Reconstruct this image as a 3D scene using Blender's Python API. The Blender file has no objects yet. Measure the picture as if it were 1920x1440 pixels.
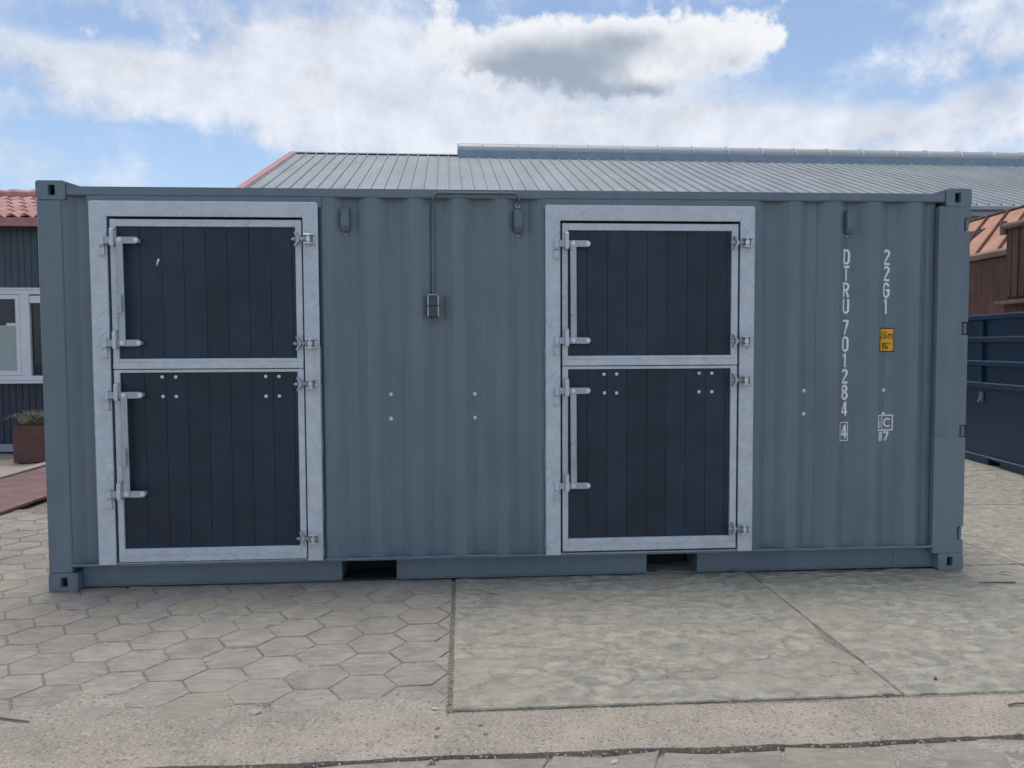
import bpy, bmesh, math, random
from mathutils import Vector, Matrix, noise
random.seed(7)
R = math.radians
scn = bpy.context.scene
COL = scn.collection

# ------------------------------------------------------------------ camera
cam_d = bpy.data.cameras.new('camera')
cam = bpy.data.objects.new('camera', cam_d)
COL.objects.link(cam)
cam_d.sensor_fit = 'HORIZONTAL'
cam_d.sensor_width = 36.0
cam_d.lens = 36.0 * 1442 / 1920
cam_d.clip_start = 0.05
cam_d.clip_end = 3000
_r = Vector((0.99782788, -0.06571182, -0.0046336))
_u = Vector((0.00779103, 0.04787509, 0.99882294))
_f = Vector((0.06541264, 0.99668949, -0.04828307))
cam.matrix_world = Matrix(((_r.x, _u.x, -_f.x, 2.6287), (_r.y, _u.y, -_f.y, -5.0059),
                           (_r.z, _u.z, -_f.z, 1.5450), (0, 0, 0, 1)))
scn.camera = cam

# ------------------------------------------------------------------ node helpers
def nd(nt, typ, props=None, **inp):
    n = nt.nodes.new(typ)
    for k, v in (props or {}).items():
        setattr(n, k, v)
    for k, v in inp.items():
        key = int(k[1:]) if (k[0] == 'i' and k[1:].isdigit()) else k.replace('_', ' ')
        s = n.inputs[key]
        if isinstance(v, bpy.types.NodeSocket):
            nt.links.new(v, s)
        else:
            s.default_value = v
    return n

def mth(nt, op, a, b=0.0, c=0.0, clamp=False):
    n = nd(nt, 'ShaderNodeMath', {'operation': op, 'use_clamp': clamp}, i0=a, i1=b, i2=c)
    return n.outputs[0]

def vmt(nt, op, a, b=(0, 0, 0)):
    n = nd(nt, 'ShaderNodeVectorMath', {'operation': op}, i0=a, i1=b)
    return n.outputs['Value'] if op in ('DOT_PRODUCT', 'LENGTH') else n.outputs['Vector']

def rng(nt, v, a, b, lo=0.0, hi=1.0, typ='SMOOTHSTEP'):
    n = nd(nt, 'ShaderNodeMapRange', {'interpolation_type': typ}, i0=v, i1=a, i2=b, i3=lo, i4=hi)
    return n.outputs[0]

def mixc(nt, fac, a, b, blend='MIX'):
    n = nt.nodes.new('ShaderNodeMix')
    n.data_type = 'RGBA'
    n.blend_type = blend
    for s, v in ((n.inputs[0], fac), (n.inputs[6], a), (n.inputs[7], b)):
        if isinstance(v, bpy.types.NodeSocket):
            nt.links.new(v, s)
        elif s.type == 'RGBA':
            s.default_value = (v[0], v[1], v[2], 1)
        else:
            s.default_value = v
    return n.outputs[2]

def nse(nt, vec, scale, detail=4.0, rough=0.55, dist=0.0):
    n = nd(nt, 'ShaderNodeTexNoise', None, Scale=scale, Detail=detail, Roughness=rough, Distortion=dist)
    if vec is not None:
        nt.links.new(vec, n.inputs['Vector'])
    return n

# ------------------------------------------------------------------ world sky with clouds
SUN_EL = 79.0
world = bpy.data.worlds.new('World')
scn.world = world
world.use_nodes = True
wt = world.node_tree
wt.nodes.clear()
try:
    world.cycles.sampling_method = 'NONE'
except Exception:
    pass
tc = wt.nodes.new('ShaderNodeTexCoord')
dirv = vmt(wt, 'NORMALIZE', tc.outputs['Generated'])
sky = nd(wt, 'ShaderNodeTexSky', {'sky_type': 'NISHITA', 'sun_disc': False, 'sun_elevation': R(SUN_EL),
                                  'sun_rotation': R(-12), 'air_density': 1.0, 'dust_density': 0.6, 'ozone_density': 1.6})
sep = nd(wt, 'ShaderNodeSeparateXYZ', None, i0=dirv)
az = mth(wt, 'MULTIPLY', mth(wt, 'ARCTAN2', sep.outputs[0], sep.outputs[1]), 57.2958)
el = mth(wt, 'MULTIPLY', mth(wt, 'ARCSINE', sep.outputs[2]), 57.2958)
# clouds lie in a layer overhead: stretch the texture towards the horizon
zz = mth(wt, 'ADD', mth(wt, 'ABSOLUTE', sep.outputs[2]), 0.22)
lay = nd(wt, 'ShaderNodeCombineXYZ', None, i0=mth(wt, 'DIVIDE', sep.outputs[0], zz),
         i1=mth(wt, 'DIVIDE', sep.outputs[1], zz), i2=mth(wt, 'MULTIPLY', sep.outputs[2], 3.0)).outputs[0]
fb2 = nse(wt, dirv, 15.0, 6.0, 0.64).outputs['Fac']
wa = nse(wt, lay, 2.6, 2.0, 0.6).outputs['Fac']
wb = nse(wt, dirv, 30.0, 3.0, 0.62).outputs['Fac']
cen = lambda f, k: mth(wt, 'MULTIPLY_ADD', f, k, -0.5 * k)
ang = nd(wt, 'ShaderNodeCombineXYZ', None, i0=az, i1=el, i2=0.0).outputs[0]
angd = nd(wt, 'ShaderNodeCombineXYZ', None, i0=mth(wt, 'ADD', az, cen(wb, 3.4)), i1=mth(wt, 'ADD', el, cen(fb2, 2.2)), i2=0.0).outputs[0]
angw = vmt(wt, 'ADD', angd, nd(wt, 'ShaderNodeCombineXYZ', None, i0=cen(wa, 10.0), i1=cen(wa, -4.0), i2=0.0).outputs[0])

def blob_sum(vec, blobs):
    tot = None
    for (a, e, ra, re, w) in blobs:
        k = 2.15
        d = nd(wt, 'ShaderNodeMapping', None, Vector=vec, Location=(-a / (k * ra), -e / (k * re), 0), Scale=(1 / (k * ra), 1 / (k * re), 0)).outputs[0]
        g = nd(wt, 'ShaderNodeTexGradient', {'gradient_type': 'QUADRATIC_SPHERE'}, Vector=d).outputs['Fac']
        tot = mth(wt, 'MULTIPLY_ADD', g, w * 1.15, 0.0 if tot is None else tot)
    return tot

# (azimuth, elevation, half width, half height, weight) of the cloud banks and blue gaps, in degrees
VEIL = [
    (-16.01, 17.85, 18.0, 3.1, 0.55),
    (-8.05, 19.82, 8.62, 4.38, 0.6),
    (-25.94, 16.9, 7.5, 1.64, 0.4),
    (24.09, 14.63, 19.5, 2.01, 0.95),
    (7.36, 15.06, 12.38, 1.64, 0.7),
    (35.0, 18.78, 4.12, 2.55, 0.5),
    (-27.82, 11.98, 4.12, 1.28, 0.45),
    (-11.46, 14.42, 4.12, 0.91, 0.5),
    (-22.54, 19.31, 4.5, 1.02, -1.0),
    (-19.17, 13.05, 7.12, 1.82, -1.1),
    (26.37, 19.73, 5.62, 2.74, -1.2),
    (31.22, 16.23, 6.38, 0.8, -0.8),
    (-25.73, 13.88, 5.62, 0.58, -0.7),
    (14.63, 22.87, 15.0, 1.09, -0.4)]
CUM = [
    (7.76, 20.1, 7.5, 2.26, 1.35),
    (20.16, 20.15, 3.0, 1.39, 1.35),
    (14.27, 19.14, 4.5, 1.82, 1.15),
    (1.92, 20.33, 3.0, 1.75, 0.8),
    (12.75, 21.87, 5.25, 1.24, 0.9)]
DARK = [
    (6.2, 19.46, 6.75, 2.12, 1.25),
    (13.15, 17.33, 5.62, 0.88, 1.0),
    (13.13, 21.36, 3.38, 0.91, 0.5),
    (13.71, 19.0, 2.81, 0.88, -0.75)]
fb = nse(wt, lay, 1.9, 5.0, 0.58).outputs['Fac']
v = mth(wt, 'ADD', blob_sum(angw, VEIL), mth(wt, 'MULTIPLY_ADD', fb, 2.0, -0.86))
v = mth(wt, 'ADD', v, mth(wt, 'MULTIPLY_ADD', fb2, 1.7, -0.85))
veil = mth(wt, 'MULTIPLY_ADD', rng(wt, v, -0.22, 0.85), 0.86, 0.08)
def cum_dens(off, det):
    p = vmt(wt, 'ADD', angd, (off[0], off[1], 0))
    nz = nse(wt, vmt(wt, 'ADD', dirv, (off[0] / 57.3, 0, off[1] / 57.3)), 14.0, det, 0.66).outputs['Fac']
    return mth(wt, 'ADD', blob_sum(p, CUM), mth(wt, 'MULTIPLY_ADD', nz, 2.6, -1.4))
cumv = cum_dens((0, 0), 6.0)
cum_up = cum_dens((0.35, 0.9), 3.0)
hgt = rng(wt, el, 17.0, 20.5)
cum = mth(wt, 'ADD', mth(wt, 'MULTIPLY', rng(wt, cumv, 0.16, 0.62), hgt), mth(wt, 'MULTIPLY', rng(wt, cumv, -0.15, 1.2), mth(wt, 'SUBTRACT', 1.0, hgt)))
thick = blob_sum(angd, DARK)
dark = mth(wt, 'MULTIPLY_ADD', thick, 0.75, mth(wt, 'MULTIPLY_ADD', cum_up, 0.36, mth(wt, 'MULTIPLY_ADD', fb2, 0.5, -0.30)))
dark = mth(wt, 'MULTIPLY', rng(wt, dark, 0.0, 1.15), rng(wt, cumv, 0.15, 0.9))
vb = mth(wt, 'MULTIPLY_ADD', fb2, 0.75, mth(wt, 'MULTIPLY_ADD', fb, 0.55, 0.33))
veil_c = mixc(wt, 1.0, (4.95, 5.2, 5.7), vb, 'MULTIPLY')
cum_c = mixc(wt, dark, (5.9, 6.0, 6.25), (2.3, 2.75, 3.4))
skyc = mixc(wt, 1.0, sky.outputs['Color'], (1.0, 1.0, 1.0), 'MULTIPLY')
c1 = mixc(wt, veil, skyc, veil_c)
c2 = mixc(wt, cum, c1, cum_c)
bg = nd(wt, 'ShaderNodeBackground', None, Color=c2, Strength=0.10)
wo = wt.nodes.new('ShaderNodeOutputWorld')
wt.links.new(bg.outputs[0], wo.inputs[0])

# ------------------------------------------------------------------ sun (veiled by thin cloud, high behind the container)
sun_d = bpy.data.lights.new('sun', 'SUN')
sun_d.energy = 1.5
sun_d.angle = R(24)
sun_d.color = (1.0, 0.95, 0.87)
sun = bpy.data.objects.new('sun', sun_d)
COL.objects.link(sun)
sun.rotation_euler = (R(-(90 - SUN_EL)), 0, R(12))

scn.view_settings.view_transform = 'Standard'
scn.view_settings.look = 'None'
scn.view_settings.gamma = 1.0
scn.view_settings.use_curve_mapping = False
scn.view_settings.exposure = 0.62
scn.cycles.use_adaptive_sampling = True
scn.cycles.adaptive_threshold = 0.025
scn.cycles.adaptive_min_samples = 8
scn.cycles.max_bounces = 4
scn.cycles.diffuse_bounces = 2
scn.cycles.glossy_bounces = 2
scn.cycles.transmission_bounces = 2
scn.cycles.caustics_reflective = False
scn.cycles.caustics_refractive = False

# ------------------------------------------------------------------ materials
def new_mat(name):
    m = bpy.data.materials.new(name)
    m.use_nodes = True
    nt = m.node_tree
    nt.nodes.clear()
    out = nt.nodes.new('ShaderNodeOutputMaterial')
    b = nt.nodes.new('ShaderNodeBsdfPrincipled')
    nt.links.new(b.outputs[0], out.inputs[0])
    geo = nt.nodes.new('ShaderNodeNewGeometry')
    oi = nt.nodes.new('ShaderNodeObjectInfo')
    return m, nt, b, geo.outputs['Position'], oi.outputs['Random']

def lnk(nt, a, s):
    if isinstance(a, bpy.types.NodeSocket):
        nt.links.new(a, s)
    else:
        s.default_value = a if not isinstance(a, (tuple, list)) else (a[0], a[1], a[2], 1)

def bump(nt, b, h, strength=0.3, dist=0.01):
    bn = nd(nt, 'ShaderNodeBump', None, Strength=strength, Distance=dist, Height=h)
    nt.links.new(bn.outputs[0], b.inputs['Normal'])

def mp(nt, vec, scale=(1, 1, 1), rot=(0, 0, 0)):
    return nd(nt, 'ShaderNodeMapping', None, Vector=vec, Scale=scale, Rotation=rot).outputs[0]

def scl(c, k):
    return tuple(x * k for x in c)

def simple(name, c, rough=0.5, metal=0.0, var=0.12, scale=6.0, stretch=(1, 1, 1), bmp=0.0, bscale=80.0, rnd=0.0, spec=0.5):
    m, nt, b, P, rd = new_mat(name)
    n = nse(nt, mp(nt, P, stretch), scale, 5.0)
    col = mixc(nt, rng(nt, n.outputs['Fac'], 0.3, 0.7), scl(c, 1 - var), scl(c, 1 + var))
    if rnd:
        col = mixc(nt, 1.0, col, rng(nt, rd, 0, 1, 1 - rnd, 1 + rnd, 'LINEAR'), 'MULTIPLY')
    lnk(nt, col, b.inputs['Base Color'])
    b.inputs['Roughness'].default_value = rough
    b.inputs['Metallic'].default_value = metal
    b.inputs['Specular IOR Level'].default_value = spec
    if bmp:
        bump(nt, b, nse(nt, P, bscale, 4.0).outputs['Fac'], bmp, 0.004)
    return m

def paint_material():
    m, nt, b, P, rd = new_mat('container_paint')
    c = (0.162, 0.211, 0.249)
    streak = nse(nt, mp(nt, P, (9, 9, 0.7)), 1.6, 5.0).outputs['Fac']
    blot = nse(nt, P, 2.3, 5.0).outputs['Fac']
    f = mth(nt, 'MULTIPLY_ADD', streak, 0.5, mth(nt, 'MULTIPLY', blot, 0.5))
    col = mixc(nt, rng(nt, f, 0.35, 0.65), scl(c, 0.90), scl(c, 1.10))
    hue = nse(nt, mp(nt, P, (3, 3, 1)), 1.1, 3.0).outputs['Fac']
    col = mixc(nt, rng(nt, hue, 0.4, 0.7, 0, 0.35), col, (0.168, 0.216, 0.240))
    # dust settled on the lowest part of the sills and castings, in blotches
    sp = nd(nt, 'ShaderNodeSeparateXYZ', None, i0=P)
    low = mth(nt, 'MULTIPLY', rng(nt, sp.outputs[2], 0.14, 0.0), rng(nt, nse(nt, P, 22, 5).outputs['Fac'], 0.42, 0.72))
    col = mixc(nt, mth(nt, 'MULTIPLY', low, 0.70), col, (0.22, 0.20, 0.175))
    # repainted foot of the right corner post
    rep = mth(nt, 'MULTIPLY', rng(nt, sp.outputs[0], 5.836, 5.8361, 0, 1, 'LINEAR'), rng(nt, sp.outputs[2], 0.909, 0.908, 0, 1, 'LINEAR'))
    col = mixc(nt, mth(nt, 'MULTIPLY', rep, 0.8), col, (0.192, 0.242, 0.280))
    # fine scuffs
    sc = rng(nt, nse(nt, mp(nt, P, (30, 30, 5)), 4.0, 6.0, 0.7).outputs['Fac'], 0.70, 0.78)
    col = mixc(nt, mth(nt, 'MULTIPLY', sc, 0.25), col, (0.25, 0.30, 0.34))
    lnk(nt, col, b.inputs['Base Color'])
    lnk(nt, rng(nt, blot, 0.3, 0.7, 0.30, 0.46), b.inputs['Roughness'])
    bump(nt, b, mth(nt, 'MULTIPLY_ADD', nse(nt, P, 3.0, 3.0).outputs['Fac'], 3.0, nse(nt, P, 90, 3.0).outputs['Fac']), 0.10, 0.006)
    return m

def galv_material(name, c, rot, rough=0.45):
    m, nt, b, P, rd = new_mat(name)
    st = nse(nt, mp(nt, mp(nt, P, (1, 1, 1), (0, R(rot), 0)), (9, 9, 75)), 1.0, 3.0, 0.6).outputs['Fac']
    bl = nse(nt, P, 9.0, 6.0, 0.6).outputs['Fac']
    msk = rng(nt, nse(nt, P, 3.1, 2.0).outputs['Fac'], 0.36, 0.56)
    sp = nd(nt, 'ShaderNodeTexVoronoi', None, Vector=P, Scale=70.0).outputs['Color']
    spv = nd(nt, 'ShaderNodeSeparateColor', None, i0=sp).outputs[0]
    col = mixc(nt, rng(nt, bl, 0.3, 0.7), scl(c, 0.91), scl(c, 1.08))
    col = mixc(nt, mth(nt, 'MULTIPLY', rng(nt, st, 0.53, 0.64), mth(nt, 'MULTIPLY', msk, 0.33)), col, scl(c, 0.5))
    col = mixc(nt, mth(nt, 'MULTIPLY', spv, 0.20), col, scl(c, 0.62))
    dots = rng(nt, nse(nt, P, 48.0, 2.0).outputs['Fac'], 0.73, 0.78)
    col = mixc(nt, mth(nt, 'MULTIPLY', dots, 0.6), col, scl(c, 0.4))
    lnk(nt, col, b.inputs['Base Color'])
    b.inputs['Metallic'].default_value = 0.18
    lnk(nt, rng(nt, bl, 0.3, 0.7, rough - 0.07, rough + 0.12), b.inputs['Roughness'])
    bump(nt, b, mth(nt, 'ADD', mth(nt, 'MULTIPLY', st, msk), bl), 0.14, 0.004)
    return m

def plank_material():
    m, nt, b, P, rd = new_mat('black_plastic_plank')
    c = (0.0135, 0.0285, 0.0530)
    st = nse(nt, mp(nt, P, (60, 60, 1.2)), 1.0, 4.0).outputs['Fac']
    bl = nse(nt, P, 3.4, 6.0, 0.65).outputs['Fac']
    col = mixc(nt, rng(nt, bl, 0.3, 0.7), scl(c, 0.8), scl(c, 1.25))
    col = mixc(nt, 1.0, col, rng(nt, rd, 0, 1, 0.82, 1.2, 'LINEAR'), 'MULTIPLY')
    dust = mth(nt, 'MULTIPLY', rng(nt, nse(nt, P, 14.0, 6.0, 0.7).outputs['Fac'], 0.58, 0.8), rng(nt, bl, 0.45, 0.7))
    col = mixc(nt, mth(nt, 'MULTIPLY', dust, 0.30), col, (0.09, 0.105, 0.125))
    lnk(nt, col, b.inputs['Base Color'])
    lnk(nt, rng(nt, st, 0.3, 0.7, 0.40, 0.56), b.inputs['Roughness'])
    bump(nt, b, st, 0.10, 0.004)
    return m

def tile_material(name, c, tint=0.0):
    m, nt, b, P, rd = new_mat(name)
    bl = nse(nt, P, 5.0, 5.0, 0.62).outputs['Fac']
    fine = nse(nt, P, 140.0, 2.0, 0.7).outputs['Fac']
    strk = nse(nt, mp(nt, P, (7, 20, 7), (0, 0, R(8))), 1.4, 4.0, 0.6, 0.8).outputs['Fac']
    col = mixc(nt, rng(nt, bl, 0.3, 0.7), scl(c, 0.82), scl(c, 1.12))
    col = mixc(nt, rng(nt, strk, 0.45, 0.68, 0, 0.6), col, scl(c, 1.26))
    rd2 = mth(nt, 'FRACT', mth(nt, 'MULTIPLY', rd, 7.31))
    col = mixc(nt, 1.0, col, rng(nt, rd, 0, 1, 0.93, 1.06, 'LINEAR'), 'MULTIPLY')
    col = mixc(nt, rng(nt, rd2, 0.80, 1.0, 0, 0.28), col, (c[0] * 1.08, c[1] * 0.93, c[2] * 0.86))
    col = mixc(nt, mth(nt, 'MULTIPLY', rng(nt, rd2, 0.0, 0.25, 1, 0), 0.35), col, (c[0] * 1.02, c[1] * 1.04, c[2] * 0.85))
    sand = rng(nt, nse(nt, P, 2.6, 6.0, 0.65).outputs['Fac'], 0.55, 0.75)
    col = mixc(nt, mth(nt, 'MULTIPLY', sand, 0.45), col, (0.40, 0.35, 0.29))
    pit = rng(nt, nse(nt, P, 60.0, 3.0).outputs['Fac'], 0.70, 0.76)
    col = mixc(nt, mth(nt, 'MULTIPLY', pit, 0.4), col, scl(c, 0.5))
    wsp = rng(nt, nse(nt, P, 38.0, 2.0).outputs['Fac'], 0.76, 0.79)
    col = mixc(nt, mth(nt, 'MULTIPLY', wsp, 0.6), col, (0.6, 0.58, 0.52))
    stn = rng(nt, nse(nt, P, 8.0, 5.0, 0.7).outputs['Fac'], 0.52, 0.70)
    col = mixc(nt, mth(nt, 'MULTIPLY', stn, 0.30), col, scl(c, 0.62))
    lnk(nt, col, b.inputs['Base Color'])
    b.inputs['Roughness'].default_value = 0.85
    b.inputs['Specular IOR Level'].default_value = 0.3
    bump(nt, b, mth(nt, 'ADD', mth(nt, 'MULTIPLY', strk, 2.0), mth(nt, 'ADD', mth(nt, 'MULTIPLY', fine, 0.4), bl)), 1.0, 0.011)
    return m

def slab_material():
    m, nt, b, P, rd = new_mat('worn_concrete_slab')
    c = (0.370, 0.348, 0.285)
    wrp = nse(nt, P, 7.0, 3.0).outputs['Fac']
    wrp2 = nse(nt, mp(nt, P, (1, 1, 1), (0, 0, 1.3)), 6.0, 3.0).outputs['Fac']
    wv_ = nd(nt, 'ShaderNodeCombineXYZ', None, i0=mth(nt, 'MULTIPLY_ADD', wrp, .16, -.08), i1=mth(nt, 'MULTIPLY_ADD', wrp2, .14, -.07), i2=0.0).outputs[0]
    vec = mp(nt, vmt(nt, 'ADD', P, wv_), (0.85, 1.2, 0.0), (0, 0, R(10)))
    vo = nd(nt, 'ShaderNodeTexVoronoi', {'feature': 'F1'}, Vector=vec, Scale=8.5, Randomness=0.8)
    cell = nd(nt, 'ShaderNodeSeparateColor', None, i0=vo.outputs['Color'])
    # each cell is a shallow, slightly tilted chip left where the top coat wore off
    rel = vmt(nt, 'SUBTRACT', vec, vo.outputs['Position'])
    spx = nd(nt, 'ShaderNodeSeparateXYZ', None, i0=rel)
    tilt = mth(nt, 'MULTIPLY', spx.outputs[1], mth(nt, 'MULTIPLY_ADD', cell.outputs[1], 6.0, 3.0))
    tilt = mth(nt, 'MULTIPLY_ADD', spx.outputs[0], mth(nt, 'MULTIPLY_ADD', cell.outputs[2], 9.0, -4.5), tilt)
    bl = nse(nt, P, 1.6, 4.0, 0.6).outputs['Fac']
    mid = nse(nt, mp(nt, P, (0.85, 1.1, 1)), 15.0, 5.0, 0.66).outputs['Fac']
    worn = rng(nt, mth(nt, 'MULTIPLY_ADD', bl, 0.9, mth(nt, 'MULTIPLY', mid, 0.4)), 0.42, 0.74, 0.12, 1.0)
    col = mixc(nt, rng(nt, mid, 0.30, 0.70), scl(c, 0.80), scl(c, 1.18))
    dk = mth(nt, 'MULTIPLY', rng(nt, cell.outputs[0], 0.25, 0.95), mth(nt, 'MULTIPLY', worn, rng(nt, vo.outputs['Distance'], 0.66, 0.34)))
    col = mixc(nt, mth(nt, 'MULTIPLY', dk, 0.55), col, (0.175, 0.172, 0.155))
    tan = rng(nt, nse(nt, P, 0.9, 4.0).outputs['Fac'], 0.48, 0.68)
    col = mixc(nt, mth(nt, 'MULTIPLY', tan, 0.4), col, (0.43, 0.37, 0.30))
    col = mixc(nt, 1.0, col, rng(nt, rd, 0, 1, 0.93, 1.06, 'LINEAR'), 'MULTIPLY')
    pit = rng(nt, nse(nt, P, 110.0, 3.0, 0.7).outputs['Fac'], 0.58, 0.72)
    col = mixc(nt, mth(nt, 'MULTIPLY', pit, 0.5), col, scl(c, 0.45))
    lnk(nt, col, b.inputs['Base Color'])
    b.inputs['Roughness'].default_value = 0.82
    b.inputs['Specular IOR Level'].default_value = 0.3
    dish = mth(nt, 'MULTIPLY_ADD', tilt, 0.30, mth(nt, 'MULTIPLY', mth(nt, 'POWER', vo.outputs['Distance'], 2.0), 3.2))
    h = mth(nt, 'MULTIPLY', dish, worn)
    h = mth(nt, 'MULTIPLY_ADD', mid, 0.55, h)
    bump(nt, b, h, 1.0, 0.016)
    return m

def aggregate_material(name, c, warm=(0.49, 0.425, 0.345)):
    m, nt, b, P, rd = new_mat(name)
    bl = nse(nt, P, 2.4, 6.0, 0.6).outputs['Fac']
    vo = nd(nt, 'ShaderNodeTexVoronoi', {'feature': 'F1'}, Vector=P, Scale=230.0)
    vo2 = nd(nt, 'ShaderNodeTexVoronoi', {'feature': 'F1'}, Vector=P, Scale=95.0)
    cs = nd(nt, 'ShaderNodeSeparateColor', None, i0=vo.outputs['Color'])
    cs2 = nd(nt, 'ShaderNodeSeparateColor', None, i0=vo2.outputs['Color'])
    col = mixc(nt, rng(nt, bl, 0.3, 0.7), scl(c, 0.86), warm)
    col = mixc(nt, 1.0, col, rng(nt, cs.outputs[0], 0, 1, 0.74, 1.22, 'LINEAR'), 'MULTIPLY')
    col = mixc(nt, rng(nt, cs2.outputs[1], 0.90, 0.93, 0, 0.55, 'LINEAR'), col, (0.55, 0.50, 0.43))
    col = mixc(nt, rng(nt, cs2.outputs[2], 0.93, 0.95, 0, 0.5, 'LINEAR'), col, (0.12, 0.11, 0.10))
    lnk(nt, col, b.inputs['Base Color'])
    b.inputs['Roughness'].default_value = 0.92
    b.inputs['Specular IOR Level'].default_value = 0.2
    h = mth(nt, 'MULTIPLY_ADD', vo.outputs['Distance'], -0.8, mth(nt, 'MULTIPLY', nse(nt, P, 30, 6, 0.7).outputs['Fac'], 1.2))
    bump(nt, b, h, 0.7, 0.008)
    return m

def rust_material(name, c, c2, amt=0.6):
    m, nt, b, P, rd = new_mat(name)
    st = nse(nt, mp(nt, P, (6, 6, 0.5)), 1.6, 6.0, 0.65).outputs['Fac']
    bl = nse(nt, P, 2.5, 7.0, 0.65).outputs['Fac']
    f = mth(nt, 'MULTIPLY_ADD', st, amt, mth(nt, 'MULTIPLY', bl, 1 - amt))
    col = mixc(nt, rng(nt, f, 0.36, 0.64), c, c2)
    col = mixc(nt, rng(nt, nse(nt, P, 30, 5, 0.7).outputs['Fac'], 0.5, 0.75, 0, 0.3), col, scl(c, 1.5))
    lnk(nt, col, b.inputs['Base Color'])
    b.inputs['Roughness'].default_value = 0.75
    bump(nt, b, bl, 0.2, 0.01)
    return m

def glass_material():
    m, nt, b, P, rd = new_mat('window_glass')
    b.inputs['Base Color'].default_value = (0.018, 0.033, 0.052, 1)
    b.inputs['Roughness'].default_value = 0.04
    b.inputs['Specular IOR Level'].default_value = 0.4
    bump(nt, b, nse(nt, P, 1.5, 2).outputs['Fac'], 0.04, 0.02)
    return m

M = dict(
    paint=paint_material(),
    galv=galv_material('galvanised_steel', (0.64, 0.695, 0.75), 48),
    galv2=galv_material('galvanised_fittings', (0.47, 0.525, 0.575), -30, 0.38),
    plank=plank_material(),
    tile=tile_material('hexagon_paver_concrete', (0.345, 0.315, 0.270)),
    ftile=tile_material('foreground_paver_concrete', (0.315, 0.285, 0.24)),
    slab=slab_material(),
    strip=aggregate_material('exposed_aggregate', (0.42, 0.37, 0.305)),
    sand=aggregate_material('sand', (0.41, 0.365, 0.31), (0.46, 0.405, 0.335)),
    dirt=aggregate_material('joint_dirt', (0.25, 0.225, 0.185), (0.30, 0.27, 0.22)),
    ground=aggregate_material('yard_ground', (0.25, 0.22, 0.18), (0.29, 0.25, 0.2)),
    white=simple('white_lettering_paint', (0.93, 0.94, 0.95), 0.4, var=0.02),
    yellow=simple('yellow_sticker', (0.92, 0.45, 0.02), 0.45, var=0.05),
    black=simple('black_print', (0.012, 0.012, 0.012), 0.5, var=0.05),
    dark=simple('dark_void', (0.012, 0.014, 0.017), 0.8, var=0.2),
    grayplastic=simple('grey_plastic', (0.14, 0.185, 0.23), 0.45, var=0.06),
    boxplastic=simple('dark_grey_plastic', (0.055, 0.075, 0.095), 0.4, var=0.06),
    lightplastic=simple('pale_plastic_edge', (0.62, 0.66, 0.70), 0.4, var=0.03),
    bolt=simple('zinc_bolt', (0.82, 0.85, 0.88), 0.30, 0.25, var=0.05, scale=60),
    weld=simple('bright_weld', (0.68, 0.71, 0.74), 0.3, 0.5, var=0.15, scale=50),
    seal=simple('sealant', (0.19, 0.245, 0.30), 0.5, var=0.12, scale=14),
    roofgrey=simple('roof_sheet', (0.275, 0.300, 0.305), 0.55, 0.0, 0.10, 1.2, (1, .25, 1), rnd=0.03),
    verge=simple('red_verge', (0.46, 0.20, 0.20), 0.6, var=0.15),
    kerbblue=simple('skylight_kerb', (0.25, 0.33, 0.42), 0.5, var=0.08, scale=2),
    dome=simple('opal_sheet', (0.35, 0.36, 0.36), 0.45, var=0.07, scale=1.5, stretch=(1, 6, 1), rnd=0.04),
    domebar=simple('skylight_bar', (0.62, 0.64, 0.66), 0.4, 0.3, var=0.05),
    shedwall=simple('shed_cladding', (0.33, 0.38, 0.45), 0.55, var=0.08, scale=1.5),
    rubber=simple('black_closer', (0.01, 0.01, 0.012), 0.7, var=0.1),
    clad=simple('anthracite_board', (0.055, 0.080, 0.105), 0.5, var=0.10, scale=3, rnd=0.10),
    clad2=simple('navy_board', (0.026, 0.036, 0.066), 0.5, var=0.12, scale=3, rnd=0.10),
    pvc=simple('white_window_frame', (0.72, 0.74, 0.77), 0.35, var=0.03),
    film=simple('frosted_film', (0.36, 0.42, 0.42), 0.25, var=0.05, scale=1.0),
    glass=glass_material(),
    terra=simple('clay_roof_tile', (0.48, 0.235, 0.205), 0.6, var=0.18, scale=8, rnd=0.12),
    corten=rust_material('corten_steel', (0.115, 0.055, 0.047), (0.165, 0.085, 0.075), 0.3),
    tread=None,
    rust=rust_material('rusty_brown_steel', (0.078, 0.041, 0.036), (0.185, 0.088, 0.064)),
    rustorange=rust_material('rusty_orange_steel', (0.44, 0.205, 0.130), (0.53, 0.275, 0.185), 0.25),
    rustlite=rust_material('rusty_rim', (0.20, 0.115, 0.09), (0.28, 0.17, 0.14), 0.3),
    navy=simple('navy_container_paint', (0.009, 0.032, 0.066), 0.42, var=0.15, scale=2),
    navylip=simple('pale_navy_edge', (0.16, 0.20, 0.25), 0.45, var=0.2, scale=8),  # paler, greyer navy for rib edges, base edge and hooks
    stone=simple('pale_stone', (0.52, 0.47, 0.40), 0.85, var=0.15, scale=40, rnd=0.15),
    darkstone=simple('dark_stone', (0.15, 0.13, 0.105), 0.85, var=0.2, scale=40, rnd=0.2),
    gravel=simple('gravel', (0.33, 0.29, 0.23), 0.9, var=0.35, scale=60),
    wood=simple('weathered_twig', (0.12, 0.095, 0.07), 0.8, var=0.2, scale=30),
    palewood=simple('weathered_board', (0.36, 0.31, 0.26), 0.8, var=0.15, scale=20, stretch=(1, .1, 1)),
    grass=None,
    droppings=simple('bird_dropping', (0.75, 0.77, 0.78), 0.6, var=0.05),
)

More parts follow.
